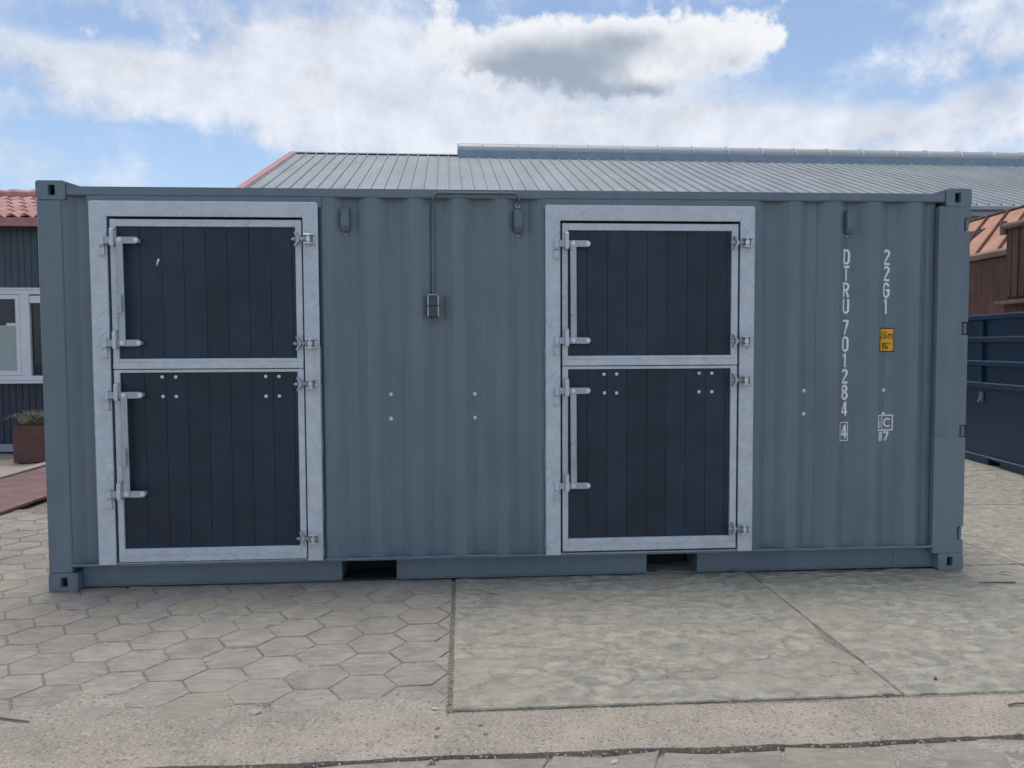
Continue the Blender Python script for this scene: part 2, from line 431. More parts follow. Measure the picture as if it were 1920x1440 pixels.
def tread_material():
    m, nt, b, P, rd = new_mat('red_tread_plate')
    c = (0.225, 0.125, 0.12)
    br = nd(nt, 'ShaderNodeTexBrick', None, Vector=mp(nt, P, (1, 1, 1), (0, 0, R(45))), Scale=18.0, Mortar_Size=0.018)
    bl = nse(nt, P, 4.0, 6.0, 0.6).outputs['Fac']
    col = mixc(nt, rng(nt, bl, 0.3, 0.7), scl(c, 0.8), scl(c, 1.2))
    col = mixc(nt, rng(nt, nse(nt, P, 90, 3).outputs['Fac'], 0.55, 0.7, 0, 0.4), col, (0.30, 0.21, 0.20))
    lnk(nt, col, b.inputs['Base Color'])
    b.inputs['Roughness'].default_value = 0.6
    bump(nt, b, br.outputs['Fac'], 0.6, 0.006)
    return m
M['tread'] = tread_material()

def grass_material():
    m, nt, b, P, rd = new_mat('grass_blades')
    sp = nd(nt, 'ShaderNodeSeparateXYZ', None, i0=P)
    f = nse(nt, P, 9.0, 3.0).outputs['Fac']
    col = mixc(nt, rng(nt, f, 0.35, 0.65), (0.12, 0.16, 0.10), (0.36, 0.32, 0.22))
    lnk(nt, col, b.inputs['Base Color'])
    b.inputs['Roughness'].default_value = 0.7
    return m
M['grass'] = grass_material()

# ------------------------------------------------------------------ mesh helpers
OFF = {}

def tag(o, label=None, cat=None, group=None, kind=None):
    if label: o['label'] = label
    if cat: o['category'] = cat
    if group: o['group'] = group
    if kind: o['kind'] = kind
    return o

def empty(name, loc, rz=0.0, local=False):
    o = bpy.data.objects.new(name, None)
    o.empty_display_size = 0.2
    o.location = loc
    o.rotation_euler = (0, 0, rz)
    COL.objects.link(o)
    OFF[o.name] = Vector((0, 0, 0)) if local else Vector(loc)
    return o

class MB:
    def __init__(s):
        s.v, s.f, s.mi = [], [], []
        s.cur = 0
    def face(s, idx):
        s.f.append(tuple(idx)); s.mi.append(s.cur)
    def pts(s, ps):
        n = len(s.v)
        s.v += [tuple(p) for p in ps]
        return list(range(n, n + len(ps)))
    def box(s, x0, y0, z0, x1, y1, z1):
        i = s.pts([(x0, y0, z0), (x1, y0, z0), (x1, y1, z0), (x0, y1, z0), (x0, y0, z1), (x1, y0, z1), (x1, y1, z1), (x0, y1, z1)])
        for q in ((0, 3, 2, 1), (4, 5, 6, 7), (0, 1, 5, 4), (1, 2, 6, 5), (2, 3, 7, 6), (3, 0, 4, 7)):
            s.face([i[k] for k in q])
        return s
    def prism(s, pts, ax, a, b):
        def mk(p, t):
            return {'x': (t, p[0], p[1]), 'y': (p[0], t, p[1]), 'z': (p[0], p[1], t)}[ax]
        n = len(pts)
        A = s.pts([mk(p, a) for p in pts]); B = s.pts([mk(p, b) for p in pts])
        s.face(A[::-1]); s.face(B)
        for k in range(n):
            s.face((A[k], A[(k + 1) % n], B[(k + 1) % n], B[k]))
        return s
    def cyl(s, c, ax, r, h, n=12, r2=None):
        p = [(math.cos(2 * math.pi * k / n), math.sin(2 * math.pi * k / n)) for k in range(n)]
        r2 = r if r2 is None else r2
        def mk(q, rr, t):
            if ax == 'x': return (c[0] + t, c[1] + q[0] * rr, c[2] + q[1] * rr)
            if ax == 'y': return (c[0] + q[0] * rr, c[1] + t, c[2] + q[1] * rr)
            return (c[0] + q[0] * rr, c[1] + q[1] * rr, c[2] + t)
        A = s.pts([mk(q, r, -h / 2) for q in p]); B = s.pts([mk(q, r2, h / 2) for q in p])
        s.face(A[::-1]); s.face(B)
        for k in range(n):
            s.face((A[k], A[(k + 1) % n], B[(k + 1) % n], B[k]))
        return s
    def tube(s, path, r, n=10, cap=True):
        path = [Vector(p) for p in path]
        rings = []
        up = None
        for k, p in enumerate(path):
            t = (path[min(k + 1, len(path) - 1)] - path[max(k - 1, 0)]).normalized()
            if up is None:
                up = t.orthogonal().normalized()
            a = (up - t * up.dot(t)).normalized(); up = a
            b = t.cross(a)
            rr = r[k] if isinstance(r, (list, tuple)) else r
            rings.append(s.pts([p + (a * math.cos(2 * math.pi * j / n) + b * math.sin(2 * math.pi * j / n)) * rr for j in range(n)]))
        for A, B in zip(rings, rings[1:]):
            for j in range(n):
                s.face((A[j], A[(j + 1) % n], B[(j + 1) % n], B[j]))
        if cap:
            s.face(rings[0][::-1]); s.face(rings[-1])
        return s
    def dome(s, c, r, h, ax=(0, -1, 0), n=10, m=3):
        a = Vector(ax).normalized(); u = a.orthogonal().normalized(); w = a.cross(u); c = Vector(c)
        rings = []
        for i in range(m):
            t = i / m * math.pi / 2
            rings.append(s.pts([c + a * (h * math.sin(t)) + (u * math.cos(2 * math.pi * j / n) + w * math.sin(2 * math.pi * j / n)) * (r * math.cos(t)) for j in range(n)]))
        top = s.pts([c + a * h])[0]
        for A, B in zip(rings, rings[1:]):
            for j in range(n):
                s.face((A[j], A[(j + 1) % n], B[(j + 1) % n], B[j]))
        for j in range(n):
            s.face((rings[-1][j], rings[-1][(j + 1) % n], top))
        return s
    def grid(s, fn, nu, nv):
        i = s.pts([fn(a / nu, b / nv) for b in range(nv + 1) for a in range(nu + 1)])
        for b in range(nv):
            for a in range(nu):
                k = b * (nu + 1) + a
                s.face((i[k], i[k + 1], i[k + nu + 2], i[k + nu + 1]))
        return s
    def mesh(s, name, mats, off=(0, 0, 0), bevel=0.0, seg=1, smooth=False, ang=30):
        me = bpy.data.meshes.new(name)
        off = Vector(off)
        me.from_pydata([Vector(p) - off for p in s.v], [], s.f)
        mats = mats if isinstance(mats, (list, tuple)) else [mats]
        for m in mats:
            me.materials.append(m)
        if len(mats) > 1:
            me.polygons.foreach_set('material_index', s.mi)
        bm = bmesh.new(); bm.from_mesh(me)
        bmesh.ops.recalc_face_normals(bm, faces=bm.faces)
        if bevel:
            ed = [e for e in bm.edges if len(e.link_faces) == 2 and e.calc_face_angle(0) > 0.5]
            bmesh.ops.bevel(bm, geom=ed, offset=bevel, segments=seg, affect='EDGES', clamp_overlap=True)
        if smooth:
            for fc in bm.faces: fc.smooth = True
            for e in bm.edges:
                if len(e.link_faces) == 2 and e.calc_face_angle(0) > R(ang): e.smooth = False
        bm.to_mesh(me); bm.free()
        return me
    def build(s, name, mats, parent=None, bevel=0.0, seg=1, smooth=False, ang=30, flip=False):
        lo = [min(p[k] for p in s.v) for k in range(3)]; hi = [max(p[k] for p in s.v) for k in range(3)]
        c = Vector([(a + b) / 2 for a, b in zip(lo, hi)])
        if parent is None: c.z = lo[2]
        me = s.mesh(name, mats, c, bevel, seg, smooth, ang)
        if flip: me.flip_normals()
        return place(name, me, c, parent)

def place(name, me, c, parent=None, rot=None):
    o = bpy.data.objects.new(name, me)
    c = Vector(c)
    if parent is not None:
        o.parent = parent
        o.location = c - OFF[parent.name]
    else:
        o.location = c
    if rot: o.rotation_euler = rot
    COL.objects.link(o)
    OFF[o.name] = c
    return o

def fbm(x, y, z=0.0, oc=4):
    return noise.fractal(Vector((x, y, z)), 1.0, 2.0, oc)

# ------------------------------------------------------------------ ground and paving
g = MB()
g.grid(lambda u, v: (-160 + 320 * u, -60 + 320 * v, -0.035), 8, 8)
tag(g.build('ground', M['ground']), kind='structure')

# hexagon paving left of the slabs
hexbed = MB()
hexbed.grid(lambda u, v: (-2.75 + 5.31 * u, -1.84 + 4.5 * v, -0.0040 + 0.0022 * fbm(u * 70, v * 60, 3)), 150, 120)
hexp = tag(hexbed.build('hexagon_paving', M['dirt']), kind='structure')
CS, RS = 0.2314, 0.262
def hex_mesh(k):
    rr = random.Random(k)
    m = MB()
    a, h = 0.1535, 0.1285
    base = [(a, 0), (a / 2, h), (-a / 2, h), (-a, 0), (-a / 2, -h), (a / 2, -h)]
    P_ = []
    for i in range(6):
        p, q_ = base[i], base[(i + 1) % 6]
        for t in (0.0, 0.3, 0.7):
            j = 0.0022 if t else 0.0012
            P_.append((p[0] + (q_[0] - p[0]) * t + rr.uniform(-j, j), p[1] + (q_[1] - p[1]) * t + rr.uniform(-j, j)))
    n = len(P_)
    top = m.pts([(x * 0.955, y * 0.955, 0.0 + rr.uniform(-.0006, .0006)) for x, y in P_])
    mid = m.pts([(x * 0.986, y * 0.986, -0.006) for x, y in P_])
    bot = m.pts([(x, y, -0.03) for x, y in P_])
    ctr = m.pts([(0, 0, 0.0008)])[0]
    for i in range(n):
        j = (i + 1) % n
        m.face((top[i], top[j], ctr)); m.face((mid[i], mid[j], top[j], top[i])); m.face((bot[i], bot[j], mid[j], mid[i]))
    return m.mesh('hexagon_paver', M['tile'])
HEX = [hex_mesh(k) for k in range(6)]
def hex_cut_mesh(xm):
    m = MB(); a, h = 0.1535, 0.1285
    base = [(a, 0), (a / 2, h), (-a / 2, h), (-a, 0), (-a / 2, -h), (a / 2, -h)]
    pts = []
    for i in range(6):
        p, q_ = base[i], base[(i + 1) % 6]
        if p[0] <= xm: pts.append(p)
        if (p[0] - xm) * (q_[0] - xm) < 0:
            t = (xm - p[0]) / (q_[0] - p[0]); pts.append((xm, p[1] + t * (q_[1] - p[1])))
    cx = sum(p[0] for p in pts) / len(pts)
    m.prism([(cx + (p[0] - cx) * .965, p[1] * .965) for p in pts], 'z', -0.03, 0.0)
    return m.mesh('cut_paver', M['tile'], bevel=0.003)
cells = []
for k in range(-14, 11):
    x = 0.552 + CS * k
    for r in range(-6, 15):
        y = -0.885 + RS * r + (RS / 2 if k % 2 else 0)
        if not (-1.80 < y < 2.5 and x < 2.67): continue
        if x > 0.25 and y > 0.22: continue                # hidden below the container
        if x < -1.62 and y > 1.15 - 0.0: continue           # below the steel plate
        if y > 2.3 + 0.2: continue
        # keep to what the camera side of the yard can see
        if x < -0.30 - 0.62 * (y + 0.9) - 0.9: continue
        cells.append((x, y))
for x, y in cells:
    if x + 0.1535 > 2.556:
        xm = 2.556 - x
        if xm < -0.13: continue
        me = hex_cut_mesh(xm)
    else:
        me = random.choice(HEX)
    place('hexagon_paver', me, (x + random.uniform(-.002, .002), y + random.uniform(-.002, .002), random.uniform(-.002, .0025)), hexp,
          (R(random.uniform(-.8, .8)), R(random.uniform(-.8, .8)), R(random.choice((0, 60, 120, 180, 240, 300)) * 0 + random.uniform(-.6, .6))))

# big square concrete slabs right of it
slabbed = MB()
slabbed.grid(lambda u, v: (2.545 + 12.0 * u, -1.84 + 12 * v, -0.010 + 0.003 * fbm(u * 90, v * 90, 5)), 120, 120)
slabp = tag(slabbed.build('slab_paving', M['dirt']), kind='structure')
XS = [2.572, 4.572, 6.548, 8.505, 10.5, 12.5]
YS = [-1.795, 0.100, 2.040, 4.0, 6.0, 8.0]
def slab_mesh(x0, y0, x1, y1, seed):
    rr = random.Random(seed); m = MB()
    gx = 0.0065
    loop = []
    n = 36
    def jit(t, s_, amp=0.0035):
        return amp * fbm(t * 9, s_ * 7.7 + seed, 2.0)
    for i in range(n): loop.append((x0 + gx + (x1 - x0 - 2 * gx) * i / n, y0 + gx + jit(i / 8, 1)))
    for i in range(n): loop.append((x1 - gx + jit(i / 8, 2), y0 + gx + (y1 - y0 - 2 * gx) * i / n))
    for i in range(n): loop.append((x1 - gx - (x1 - x0 - 2 * gx) * i / n, y1 - gx + jit(i / 8, 3)))
    for i in range(n): loop.append((x0 + gx + jit(i / 8, 4), y1 - gx - (y1 - y0 - 2 * gx) * i / n))
    if seed == 0:      # chipped edge of the front slab along the diagonal-looking joint
        loop = [(px - 0.05 * math.exp(-((py + 1.17) / 0.16) ** 2) if px > 4.5 else px, py) for px, py in loop]
    cx, cy = (x0 + x1) / 2, (y0 + y1) / 2
    N = len(loop)
    top = m.pts([(cx + (x - cx) * .996, cy + (y - cy) * .996, 0.0) for x, y in loop])
    mid = m.pts([(x, y, -0.006) for x, y in loop]); bot = m.pts([(x, y, -0.05) for x, y in loop])
    m.face(top)
    for i in range(N):
        j = (i + 1) % N
        m.face((mid[i], mid[j], top[j], top[i])); m.face((bot[i], bot[j], mid[j], mid[i]))
    return m
sid = 0
for iy in range(len(YS) - 1):
    for ix in range(len(XS) - 1):
        m = slab_mesh(XS[ix], YS[iy], XS[ix + 1], YS[iy + 1], sid); sid += 1
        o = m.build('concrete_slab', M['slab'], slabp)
        o.location.z += random.uniform(-.002, .0025)

# exposed aggregate strip in front
def strip_z(x, y):
    return 0.002 + 0.0035 * fbm(x * 2.1, y * 5, 1) + 0.0022 * fbm(x * 16, y * 16, 4, 3)
st = MB()
NX, NY = 620, 16
def st_fn(u, v):
    x = -3.2 + 12.4 * u
    y0 = -2.150 - 0.008 * x / 5 + 0.012 * fbm(x * 2.2, 0.3) + 0.006 * fbm(x * 14, 0.7)
    y1 = -1.800 - 0.004 * x + 0.010 * fbm(x * 2.4, 9.3) + 0.004 * fbm(x * 15, 4.7)
    if v == 0: return (x, y0, -0.05)
    y = y0 + (y1 - y0) * (v - 1 / NY) / (1 - 1 / NY)
    e = min(y - y0, y1 - y)
    return (x, y, strip_z(x, y) - 0.006 * math.exp(-max(e, 0) / 0.012))
st.grid(st_fn, NX, NY)
tag(st.build('concrete_strip', M['strip'], smooth=True, ang=60), kind='structure')

# sand blown over the foot of the hexagon pavers
sd = MB()
def sd_fn(u, v):
    x = -1.6 + 4.15 * u; y = -1.90 + 0.68 * v
    d = (y + 1.80)
    cover = 0.0125 * math.exp(-max(d, 0) / 0.13) * min(1, max(0, (y + 1.90) / .07)) - 0.0075 + 0.0085 * fbm(x * 1.7, y * 3.5, 2) + 0.0035 * fbm(x * 9, y * 9, 6)
    return (x, y, cover + 0.001 * fbm(x * 60, y * 60, 1, 2))
sd.grid(sd_fn, 330, 60)
tag(sd.build('drifted_sand', M['sand'], smooth=True, ang=70), 'pale sand drifted over the hexagon pavers beside the strip', 'sand', kind='stuff')

# irregular pavers in the very front
fbed = MB()
fbed.grid(lambda u, v: (-3.2 + 12.4 * u, -3.4 + 1.26 * v, -0.008 + 0.009 * fbm(u * 60, v * 9, 8) - 0.03 * math.exp(-((1.26 * v - 1.235) / .022) ** 2)), 500, 90)
frontp = tag(fbed.build('front_paving', M['sand']), kind='structure')
xj = [-3.0]
while xj[-1] < 2.2: xj.append(xj[-1] + random.uniform(.40, .50))
xj = [x for x in xj if x < 2.15] + [2.47, 2.90, 3.33, 3.80, 4.24, 4.68, 5.1, 5.55, 6.0, 6.45, 6.9, 7.4, 7.9, 8.4, 8.9]
rowy = [-2.185, -2.44, -2.70, -2.96, -3.2]
for ri in range(4):
    y1, y0 = rowy[ri], rowy[ri + 1]
    sh = 0.21 * (ri % 2)
    for a, b_ in zip(xj, xj[1:]):
        sk = 0.05 if a < 4.5 else -0.05
        j = lambda s=.02: random.uniform(-s, s)
        pts = [(a + sh + .012 - sk + j(.004), y0 + .008 + j()), (a + sh + .2, y0 + .006 + j()), (b_ + sh - .010 - sk + j(.004), y0 + .008 + j()),
               (b_ + sh - .010 + sk + j(.004), y1 - .006 + j()), (a + sh + .23, y1 - .004 + j()), (a + sh + .012 + sk + j(.004), y1 - .006 + j())]
        m = MB(); m.prism(pts, 'z', -0.05, -0.003 + random.uniform(-.005, .002))
        m.build('front_paver', M['ftile'], frontp, bevel=0.004)

# loose gravel: joint fill, strip edges, sand
gv = MB()
def pebble(mb, x, y, z, r, rr, flat=0.6):
    n = 6
    up = [(math.cos(t * math.pi / 3 + rr.uniform(-.3, .3)) * r * rr.uniform(.75, 1.2), math.sin(t * math.pi / 3 + rr.uniform(-.3, .3)) * r * rr.uniform(.75, 1.2)) for t in range(n)]
    A = mb.pts([(x + p[0], y + p[1], z) for p in up]); B = mb.pts([(x + p[0] * .55 + rr.uniform(-.1, .1) * r, y + p[1] * .55, z + r * flat * rr.uniform(.7, 1.1)) for p in up])
    mb.face(B)
    for i in range(n): mb.face((A[i], A[(i + 1) % n], B[(i + 1) % n], B[i]))
rr = random.Random(3)
for i in range(3600):
    k = rr.random()
    if k < .12:   # joint between pavers and slabs
        x, y, z, r = 2.556 + rr.gauss(0, .010), rr.uniform(-1.8, 0.05), -.006, rr.uniform(.002, .006)
    elif k < .18:
        y = rr.uniform(-1.8, .0); x = 4.572 + rr.gauss(-.004, .006); z = -.009; r = rr.uniform(.002, .005)
    elif k < .36:
        x = rr.uniform(-2, 6.5); y = -2.165 + rr.gauss(0, .02); z = -.012; r = rr.uniform(.002, .008)
    elif k < .62:
        x = rr.uniform(-2, 6.5); y = rr.uniform(-2.14, -1.8); z = strip_z(x, y) - .001; r = abs(rr.gauss(.0015, .0018)) + .001
    else:
        x = rr.uniform(-1.2, 2.55); y = -1.80 + abs(rr.gauss(0, .18)); z = .0; r = abs(rr.gauss(.0015, .002)) + .001
    pebble(gv, x, y, z, r, rr)
tag(gv.build('loose_gravel', M['gravel']), 'fine loose gravel lying in the joints and on the strip', 'gravel', kind='stuff')

# ------------------------------------------------------------------ the converted container
CL, CW, CH = 6.058, 2.438, 2.591
box_c = empty('shipping_container', (CL / 2, CW / 2, 0))
tag(box_c, 'grey-blue shipping container converted to stables with two galvanised split doors', 'container')
PAINT = M['paint']

def rrect(x0, z0, x1, z1, r, n=4):
    out = []
    for cx, cz, a in ((x1 - r, z1 - r, 0), (x0 + r, z1 - r, 90), (x0 + r, z0 + r, 180), (x1 - r, z0 + r, 270)):
        for k in range(n + 1):
            t = R(a + 90 * k / n); out.append((cx + r * math.cos(t), cz + r * math.sin(t)))
    return out

# corner castings with their oval holes
def casting_mesh(sgn):
    m = MB(); w, h, d = 0.178, 0.118, 0.162
    outer = rrect(-w / 2, -h / 2, w / 2, h / 2, 0.016, 7)
    hole = []
    for (x, z) in outer:
        t = math.atan2(z / h, x / w); hx, hz = 0.0265 * math.cos(t), 0.030 * math.sin(t)
        hz = max(-.0405, min(.0405, hz * 1.42))
        hole.append((hx + sgn * 0.006, hz))
    n = len(outer)
    A = m.pts([(x, 0, z) for x, z in outer]); H = m.pts([(x, 0, z) for x, z in hole])
    H1 = m.pts([(x * .94, 0.004, z * .94) for x, z in hole]); H2 = m.pts([(x * .94, 0.034, z * .94) for x, z in hole])
    B = m.pts([(x, d, z) for x, z in outer])
    for i in range(n):
        j = (i + 1) % n
        m.face((A[i], A[j], H[j], H[i])); m.face((H[i], H[j], H1[j], H1[i])); m.face((H1[i], H1[j], H2[j], H2[i])); m.face((A[i], A[j], B[j], B[i]))
    m.face(B)
    m.box(-.07, .075, -.05, .07, .10, .05)
    return m.mesh('corner_casting', PAINT)
CAST = [casting_mesh(1), casting_mesh(-1)]
for i, x in enumerate((0.089, CL - 0.089)):
    for z in (0.059, CH - 0.059):
        place('corner_casting', CAST[i], (x, 0.0, z), box_c)
        place('corner_casting', CAST[1 - i], (x, CW, z), box_c, (0, 0, math.pi))

# corner posts
def post(x0, x1, y0, y1):
    MB().box(x0, y0, .1175, x1, y1, CH - .1175).build('corner_post', PAINT, box_c, bevel=.006)
post(0.0015, 0.148, 0.002, 0.16); post(0.0015, 0.16, CW - .16, CW - .002); post(CL - .19, CL - .0015, CW - .16, CW - .002)
notch = [(2.313, 2.395), (1.611, 1.698), (0.911, 0.999), (0.209, 0.298)]
pts = [(5.837, .1175), (CL - .0015, .1175)]
for a, b in reversed(notch):
    pts += [(CL - .0015, a), (6.012, a), (6.012, b), (CL - .0015, b)]
pts += [(CL - .0015, CH - .1175), (5.837, CH - .1175)]
rp = MB(); rp.prism(pts, 'y', 0.002, 0.05)
rpo = rp.build('corner_post', PAINT, box_c, bevel=.003)
MB().box(5.85, .0505, .1175, 6.005, .19, CH - .1175).build('post_back', PAINT, rpo)
for a, b in notch:
    lug = MB(); lug.box(6.022, .022, a + .006, 6.052, .075, b - .006); lug.cyl((6.04, .02, (a + b) / 2), 'z', .013, b - a - .016)
    lug.build('hinge_lug', PAINT, rpo, bevel=.002)

# top rails and roof
MB().box(.1785, .004, 2.502, CL - .1785, .062, 2.557).build('top_side_rail', PAINT, box_c, bevel=.005, seg=2)
MB().box(.1785, CW - .062, 2.502, CL - .1785, CW - .004, 2.557).build('top_side_rail', PAINT, box_c, bevel=.005)
for s, xa in ((1, .1785), (-1, CL - .1785)):
    w = MB(); w.prism([(xa, 2.5572), (xa + s * .085, 2.5572), (xa + s * .075, 2.561), (xa, 2.586)], 'y', .01, .34)
    w.build('corner_plate', PAINT, box_c)
rf = MB()
def roof_fn(u, v):
    x = .06 + (CL - .12) * u
    return (x, .03 + (CW - .06) * v, 2.538 + (.012 if int(u * 58) % 2 else -.008))
rf.grid(roof_fn, 116, 1)
rf.build('roof_panel', PAINT, box_c)

# corrugated side
PITCH, X_OUT, Y_OUT, Y_IN = .278, 1.785, .012, .054
def wall_y(x):
    t = (x - X_OUT + PITCH / 2) % PITCH - PITCH / 2
    t = abs(t)
    if t < .036: return Y_OUT
    if t < .104: return Y_OUT + (Y_IN - Y_OUT) * (t - .036) / .068
    return Y_IN
def side_panel(x0, x1, z0=.166, z1=2.5025):
    xs = {x0, x1}
    k0 = int((x0 - X_OUT) / PITCH) - 2
    for k in range(k0, k0 + 40):
        for d in (-.104, -.036, .036, .104):
            x = X_OUT + PITCH * k + d
            if x0 < x < x1: xs.add(x)
    xs = sorted(xs)
    full = []
    for a, b in zip(xs, xs[1:]):
        full += [a, a + .012, b - .012] if b - a > .04 else [a]
    full.append(xs[-1])
    m = MB()
    zs = [z0, z0 + .02, .7, 1.3, 1.9, z1 - .035, z1]
    rows = []
    for z in zs:
        flat = 1.0
        rows.append(m.pts([(x, wall_y(x), z) for x in full]))
    for A, B in zip(rows, rows[1:]):
        for i in range(len(full) - 1):
            m.face((A[i], A[i + 1], B[i + 1], B[i]))
    o = m.build('side_panel', PAINT, box_c, smooth=True, ang=20)
    return o
side_panel(.147, .335); side_panel(1.71, 3.195); side_panel(4.552, 5.839)
# panel joint welds
for x in (2.202, 5.02):
    MB().box(x - .003, wall_y(x) - .0015, .168, x + .003, wall_y(x) + .004, 2.5).build('panel_seam', PAINT, box_c)
# header plates above the two doors
for x0, x1, zt in ((.300, 1.745, 2.467), (3.155, 4.590, 2.461)):
    MB().box(x0, .006, zt - .03, x1, .03, 2.5015).build('header_plate', PAINT, box_c, bevel=.002)
# back, ends and inner lining
m = MB(); m.grid(lambda u, v: (.1 + (CL - .2) * u, CW - .02 - (.03 if int(u * 40) % 2 else 0), .16 + 2.36 * v), 80, 1); m.build('back_panel', PAINT, box_c)
m = MB(); m.grid(lambda u, v: (.02 + (.04 if int(u * 20) % 2 else 0), .15 + (CW - .3) * u, .12 + 2.4 * v), 40, 1); m.build('end_panel', PAINT, box_c)
for y0, y1 in ((.19, 1.215), (1.223, CW - .19)):
    d = MB(); d.box(6.0, y0, .13, 6.035, y1, 2.46); od = d.build('cargo_door', PAINT, box_c, bevel=.004)
    for f in (.25, .75):
        MB().tube([(6.06, y0 + (y1 - y0) * f, .14), (6.06, y0 + (y1 - y0) * f, 2.45)], .017).build('lock_rod', M['galv2'], od)
MB().box(.1, .1, .150, CL - .1, CW - .1, .165).build('floor', M['dark'], box_c)
MB().box(.12, .11, .17, CL - .12, .118, 2.5).build('lining', M['dark'], box_c)

# bottom rail with the two fork pockets
br = MB()
br.box(.149, .002, .156, 5.8365, .10, .1655)
PK = ((1.832, 2.190), (3.870, 4.218))
seg = [(.1785, PK[0][0]), (PK[0][1], PK[1][0]), (PK[1][1], CL - .1785)]
for a, b in seg:
    br.box(a, .070, .012, b, .078, .1555)
    br.box(a, .052, .012, b, .0695, .019)
bro = br.build('bottom_side_rail', PAINT, box_c, bevel=.0015)
MB().box(5.60, .0665, .0195, CL - .180, .0695, .155).build('rail_plate', PAINT, bro)
for a, b in PK:
    p = MB()
    p.box(a - .006, .079, .013, a, CW - .08, .15); p.box(b, .079, .013, b + .006, CW - .08, .15); p.box(a, .079, .1452, b, CW - .08, .150)
    pk = p.build('fork_pocket', PAINT, box_c)
    MB().box(a, .30, .013, b, .31, .145).build('pocket_shade_plate', M['dark'], pk)  # dark plate added to stand in for the shade inside the pocket
    if a < 2: MB().box(a, .072, .012, b, .299, .020).build('pocket_floor', M['dark'], pk)  # bottom strap plate, coloured dark to match the shaded pocket
MB().box(.2, CW - .078, .012, CL - .2, CW - .07, .16).build('bottom_side_rail', PAINT, box_c)
for x in (.6, 1.2, 2.9, 3.4, 4.9, 5.4):
    MB().box(x, .10, .02, x + .045, CW - .1, .1495).build('cross_member', PAINT, box_c)

# hand-laid sealant and weld lines
def bead(x0, x1, z, y, amp=.004, r=.0045, mat='seal', seed=0, name='sealant_bead', parent=None, along='x'):
    m = MB(); n = max(4, int(abs(x1 - x0) / .03)); path = []; rad = []
    for i in range(n + 1):
        t = x0 + (x1 - x0) * i / n
        o_ = amp * fbm(t * 5.5, seed * 3.1 + 0.5) + .4 * amp * fbm(t * 26, seed * 1.7)
        path.append((t, y, z + o_) if along == 'x' else (z + o_, y, t))
        rad.append(r * (1 + .55 * fbm(t * 19, seed + 9.5)))
    m.tube(path, rad, 6)
    return m.build(name, M[mat], parent or box_c, smooth=True)
for i, (a, b) in enumerate(((.15, .315), (1.728, 3.176), (4.571, 5.835))):
    bead(a, b, .1685, .004, .006, .006, seed=i)
for i, (x, a, b) in enumerate(((.3155, .20, 1.55), (1.7275, .20, 1.55), (3.1755, .2, 1.55), (4.5705, .2, 1.55))):
    bead(a, b, x, -.002, .006, .0065, seed=10 + i, along='z')

# fastener heads
BOLT = MB().dome((0, 0, 0), .0140, .0095, n=12, m=4).mesh('bolt_head', M['bolt'], smooth=True)
for x, z in ((2.167, 1.238), (2.166, 1.079), (2.714, 1.237), (2.715, 1.080), (4.937, 1.239), (4.938, 1.083), (5.495, 1.238), (5.496, 1.077)):
    place('bolt_head', BOLT, (x, wall_y(x) - .001, z), box_c)

# ventilation covers
for x, z1 in ((1.893, 2.440), (3.003, 2.438), (5.226, 2.443)):
    v_ = MB(); w = .0275; yb = .0555
    v_.prism([(yb, z1), (yb - .052, z1 - .006), (yb - .056, z1 - .115), (yb - .030, z1 - .150), (yb, z1 - .150)], 'x', x - w, x + w)
    vo_ = v_.build('vent_cover', M['grayplastic'], box_c, bevel=.003, seg=2)
    b = MB(); b.prism(rrect(x - w - .009, z1 - .182, x + w + .006, z1 + .008, .008), 'y', yb - .004, yb + .002); b.build('vent_flange', M['grayplastic'], vo_)
    for k in range(4):
        MB().box(x - w + .004, yb - .048 + .006 * k, z1 - .1245 - .008 * k, x + w - .004, yb - .040 + .006 * k, z1 - .121 - .008 * k).build('vent_slat', M['dark'], vo_)
    place('vent_screw', BOLT, (x, yb - .002, z1 - .166), vo_).scale = (.4, .4, .4)

# conduit along the top rail down to the double socket
def bend(c, r, a0, a1, y, n=7):
    return [(c[0] + r * math.cos(R(a0 + (a1 - a0) * k / n)), y, c[1] + r * math.sin(R(a0 + (a1 - a0) * k / n))) for k in range(n + 1)]
cd = MB()
yc = -.008
path = [(2.452, .042, 2.43), (2.452, .036, 2.46), (2.452, .004, 2.487)] + bend((2.492, 2.493), .040, 180, 90, yc) + bend((2.970, 2.493), .040, 90, 0, yc) + [(3.008, .004, 2.485), (3.004, .028, 2.468), (3.001, .040, 2.462)]
cd.tube(path, .0075, 8)
cdo = cd.build('conduit', M['grayplastic'], box_c, smooth=True)
MB().tube([(2.4505, .042, 2.427), (2.449, .042, 1.885)], .0105, 10).build('conduit_riser', M['grayplastic'], cdo, smooth=True)
for x, z in ((2.521, 2.5335), (2.898, 2.5335)):
    m = MB(); m.box(x - .008, -.018, z - .013, x + .008, .0035, z + .011); m.build('conduit_clip', M['grayplastic'], cdo, bevel=.003)
for z in (2.362, 1.978):
    m = MB(); m.cyl((2.45, .041, z), 'z', .0145, .014, 12); m.box(2.434, .042, z - .006, 2.466, .056, z + .006); m.build('conduit_clip', M['grayplastic'], cdo, bevel=.001)
gl = MB(); n_ = 14
for k in range(n_):
    a, b = 2 * math.pi * k / n_, 2 * math.pi * (k + 1) / n_
    gl.tube([(3.001 + .012 * math.cos(a), .030, 2.4585 + .012 * math.sin(a)), (3.001 + .012 * math.cos(b), .030, 2.4585 + .012 * math.sin(b))], .004, 6)
gl.build('cable_gland', M['lightplastic'], cdo, smooth=True)
so = MB(); so.box(2.419, -.020, 1.737, 2.480, .054, 1.884)
soo = so.build('double_socket', M['boxplastic'], box_c, bevel=.005, seg=2)
